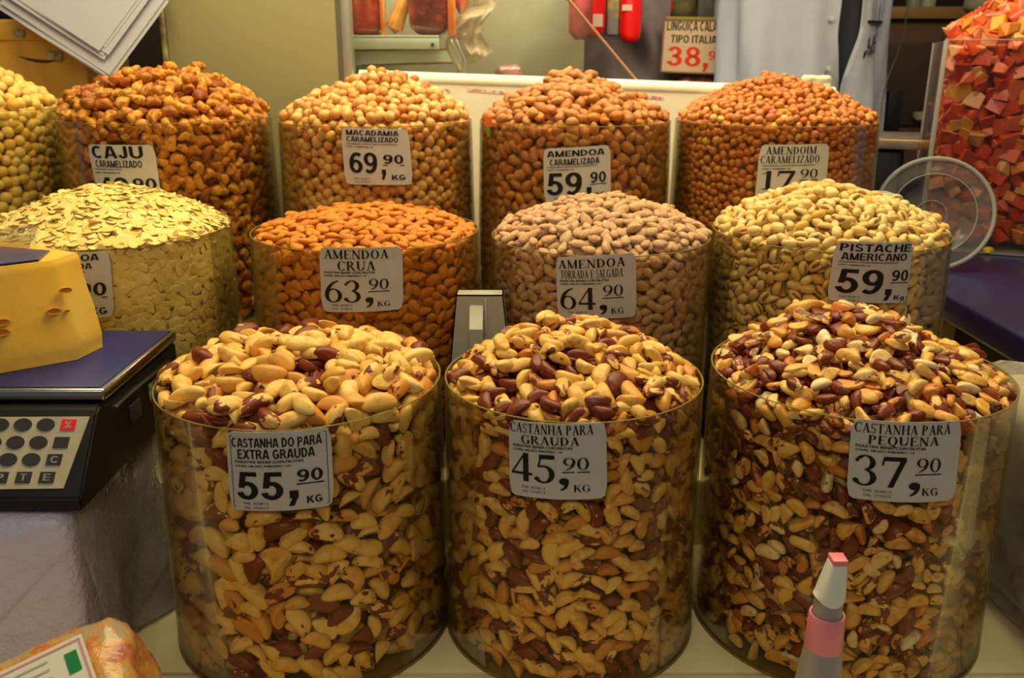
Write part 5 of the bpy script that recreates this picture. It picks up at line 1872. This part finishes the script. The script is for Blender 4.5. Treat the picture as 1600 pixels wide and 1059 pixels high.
# ------------------------------------------------------------------ person in a white coat behind the counter
yp = 2.76
cxp = at(1250, 90, yp).x
DECK = 0.40
tag(MB().box((.9, 2.86, DECK / 2), (2.2, .8, DECK), .004).done('deck', plain('deck', srgb(70, 60, 50), .7)), 'low dark deck behind the meat counter', 'deck')
per = empty('person', (cxp, yp, DECK), 'person in a white coat over a navy shirt standing behind the counter', 'person')
joints = {'pelvis': (0, 0, .93), 'belly': (0, 0, 1.08), 'chest': (0, .01, 1.30), 'neck': (0, .02, 1.47), 'skull': (0, -.01, 1.58), 'crown': (0, 0, 1.70),
          'hipl': (-.09, 0, .90), 'kneel': (-.10, -.02, .49), 'anklel': (-.10, .02, .09), 'toel': (-.11, -.12, .04), 'hipr': (.09, 0, .90), 'kneer': (.10, -.02, .49), 'ankler': (.10, .02, .09), 'toer': (.11, -.12, .04),
          'shl': (-.16, .04, 1.41), 'ell': (-.165, .15, 1.16), 'wrl': (-.07, .19, 1.0), 'hal': (-.01, .20, .97), 'shr': (.16, .04, 1.41), 'elr': (.165, .15, 1.16), 'wrr': (.07, .19, 1.0), 'har': (.01, .215, .97)}
rad = {'pelvis': (.15, .11), 'belly': (.135, .10), 'chest': (.16, .11), 'neck': (.055, .055), 'skull': (.075, .09), 'crown': (.06, .07), 'hipl': (.085, .09), 'kneel': (.06, .06), 'anklel': (.045, .045), 'toel': (.04, .03), 'shl': (.06, .06), 'ell': (.045, .045), 'wrl': (.03, .03), 'hal': (.035, .02)}
for a in list(rad):
    if a.endswith('l') and a not in ('skull',) and a[:-1] + 'r' in joints: rad[a[:-1] + 'r'] = rad[a]
edges = [('pelvis', 'belly'), ('belly', 'chest'), ('chest', 'neck'), ('neck', 'skull'), ('skull', 'crown'), ('pelvis', 'hipl'), ('hipl', 'kneel'), ('kneel', 'anklel'), ('anklel', 'toel'), ('pelvis', 'hipr'), ('hipr', 'kneer'), ('kneer', 'ankler'), ('ankler', 'toer'),
         ('chest', 'shl'), ('shl', 'ell'), ('ell', 'wrl'), ('wrl', 'hal'), ('chest', 'shr'), ('shr', 'elr'), ('elr', 'wrr'), ('wrr', 'har')]
names = list(joints)
me = bpy.data.meshes.new('body')
me.from_pydata([joints[n] for n in names], [(names.index(a), names.index(b)) for a, b in edges], [])
bo = bpy.data.objects.new('body', me)
COL.objects.link(bo)
sk = bo.modifiers.new('skin', 'SKIN')
for i, n in enumerate(names):
    sv = me.skin_vertices[0].data[i]
    sv.radius = rad[n]
    sv.use_root = n == 'pelvis'
ss = bo.modifiers.new('sub', 'SUBSURF')
ss.levels = ss.render_levels = 2
dg = bpy.context.evaluated_depsgraph_get()
bm_ = bpy.data.meshes.new_from_object(bo.evaluated_get(dg))
bpy.data.objects.remove(bo)
for v in bm_.vertices: v.co = v.co + Vector((cxp, yp, DECK))
for m_ in (plain('navy_shirt', srgb(34, 34, 52), .8), plain('skin_tone', srgb(176, 122, 92), .5), plain('dark_trousers', srgb(40, 40, 48), .8)): bm_.materials.append(m_)
for p in bm_.polygons:
    z = p.center.z - DECK
    p.use_smooth = True
    p.material_index = 1 if (z > 1.46 or (z < 1.03 and p.center.y - yp > .13)) else (2 if z < .95 else 0)
put('body', bm_, None, per)
HAIR = plain('dark_hair', srgb(30, 22, 18), .7)
MB().lathe([(.001, 1.725), (.05, 1.715), (.085, 1.67), (.092, 1.61), (.088, 1.585)], 20, Matrix.Translation((cxp, yp + .012, DECK))).done('hair', HAIR, per)
for s in (-1, 1):
    MB().lathe([(0, -.011), (.008, -.007), (.011, 0), (.008, .007), (0, .011)], 10, Matrix.Translation((cxp + s * .030, yp - .086, DECK + 1.61))).done('eye', plain('eye', srgb(230, 226, 220), .3), per)

COAT = NT('white_coat')
vv = obj_coord(COAT)
COAT = COAT.out(COAT.bsdf(srgb(166, 168, 184), .75, .2, 0, COAT.bump(COAT.noise(vv, 22, 3), .25, .01)))
TH_O = R_(20)        # where the coat opens, turned towards the person's left


def coat(th, z, o=0.0):
    """th measured from straight ahead, positive to the right in the picture; z above the deck"""
    q = (1.47 - z) / .9
    w_ = .238 - .085 * max(0, (z - 1.36) / .11) ** 2 + .012 * q
    d_ = .142 - .05 * max(0, (z - 1.36) / .11) ** 2 + .02 * q
    f = .017 * math.sin(th * 9 + 2.2 * z + 1.1 * math.sin(z * 5)) * min(1, q * 2) + .0045 * math.sin(th * 21 - 3 * z) * min(1, q * 1.6)
    f += .010 * mnoise.noise(Vector((th * 2.2, z * 3.1, 4)))
    f += o
    s_, c_ = math.sin(th), math.cos(th)
    return Vector((cxp + (w_ + f) * s_, yp - (d_ + f) * c_, DECK + z))


def gap(z): return R_(6.5) * max(0.0, min(1, (z - 1.06) / .14)) + R_(.6)


def panel(u, v, o=0.0):
    z = 1.47 - .95 * v
    g_ = gap(z)
    th = TH_O + g_ + (2 * math.pi - 2 * g_) * u
    flare = .010 * (math.exp(-u * 60) + math.exp(-(1 - u) * 60))
    return coat(th, z, o + flare)


MB().surf(lambda u, v: panel(u, v), 110, 44, lambda u, v: panel(u, v, -.004)).done('white_coat', COAT, per, angle=80)
MB().surf(lambda u, v: coat(TH_O - R_(14) + R_(28) * u, 1.46 - .5 * v, -.016), 12, 12, lambda u, v: coat(TH_O - R_(14) + R_(28) * u, 1.46 - .5 * v, -.02)).done('navy_shirt_front', plain('navy_cloth', srgb(30, 30, 44), .8), per)
zr_ = lambda py: (at(1350, py, yp - .1).z - DECK)
MB().surf(lambda u, v: coat(R_(32) + R_(26) * u, zr_(34) + .085 * v, .006), 8, 6, lambda u, v: coat(R_(32) + R_(26) * u, zr_(34) + .085 * v, .002)).done('pocket', COAT, per)
MB().surf(lambda u, v: coat(R_(32) + R_(26) * u, zr_(36) + .006 * v, .0085), 8, 2, lambda u, v: coat(R_(32) + R_(26) * u, zr_(36) + .006 * v, .003)).done('pocket_trim', M['ink'], per)
for th_, m_ in ((36, M['steel']), (46, plain('blue_grey_pen', srgb(110, 124, 150), .4))):
    MB().tube([coat(R_(th_), zr_(32), .012), coat(R_(th_), zr_(0), .014)], .004, 8).done('pen', m_, per)
for body, t0_, t1_, py0, py1 in (('LAT', 34, 50, 60, 76), ('PAU', 31.5, 44, 80, 91)):
    vs, fs = fit(block(body), (0, 1, 0, 1))
    MB().poly([coat(R_(t0_ + (t1_ - t0_) * a), zr_(py0 + (py1 - py0) * b - 9 * a), .0055) for a, b in vs], fs).done('embroidery', M['ink'], per, smooth=False)
for k in range(4):
    MB().lathe([(0, 0), (.007, 0), (.007, .003), (0, .003)], 12, Matrix.Translation(coat(TH_O - R_(13), 1.24 - .13 * k, .006)) @ Matrix.Rotation(R_(90), 4, 'X')).done('coat_button', plain('coat_button', srgb(186, 184, 190), .4), per)
# sleeves hanging back
for s, nm in ((-1, 'l'), (1, 'r')):
    pts = [Vector(joints[q + nm]) + Vector((cxp, yp, DECK)) for q in ('sh', 'el', 'wr')]
    MB().tube([pts[0], pts[0].lerp(pts[1], .5) + Vector((s * .008, 0, 0)), pts[1], pts[1].lerp(pts[2], .5), pts[2]], [.078, .070, .062, .055, .050], 16).done('sleeve', COAT, per)
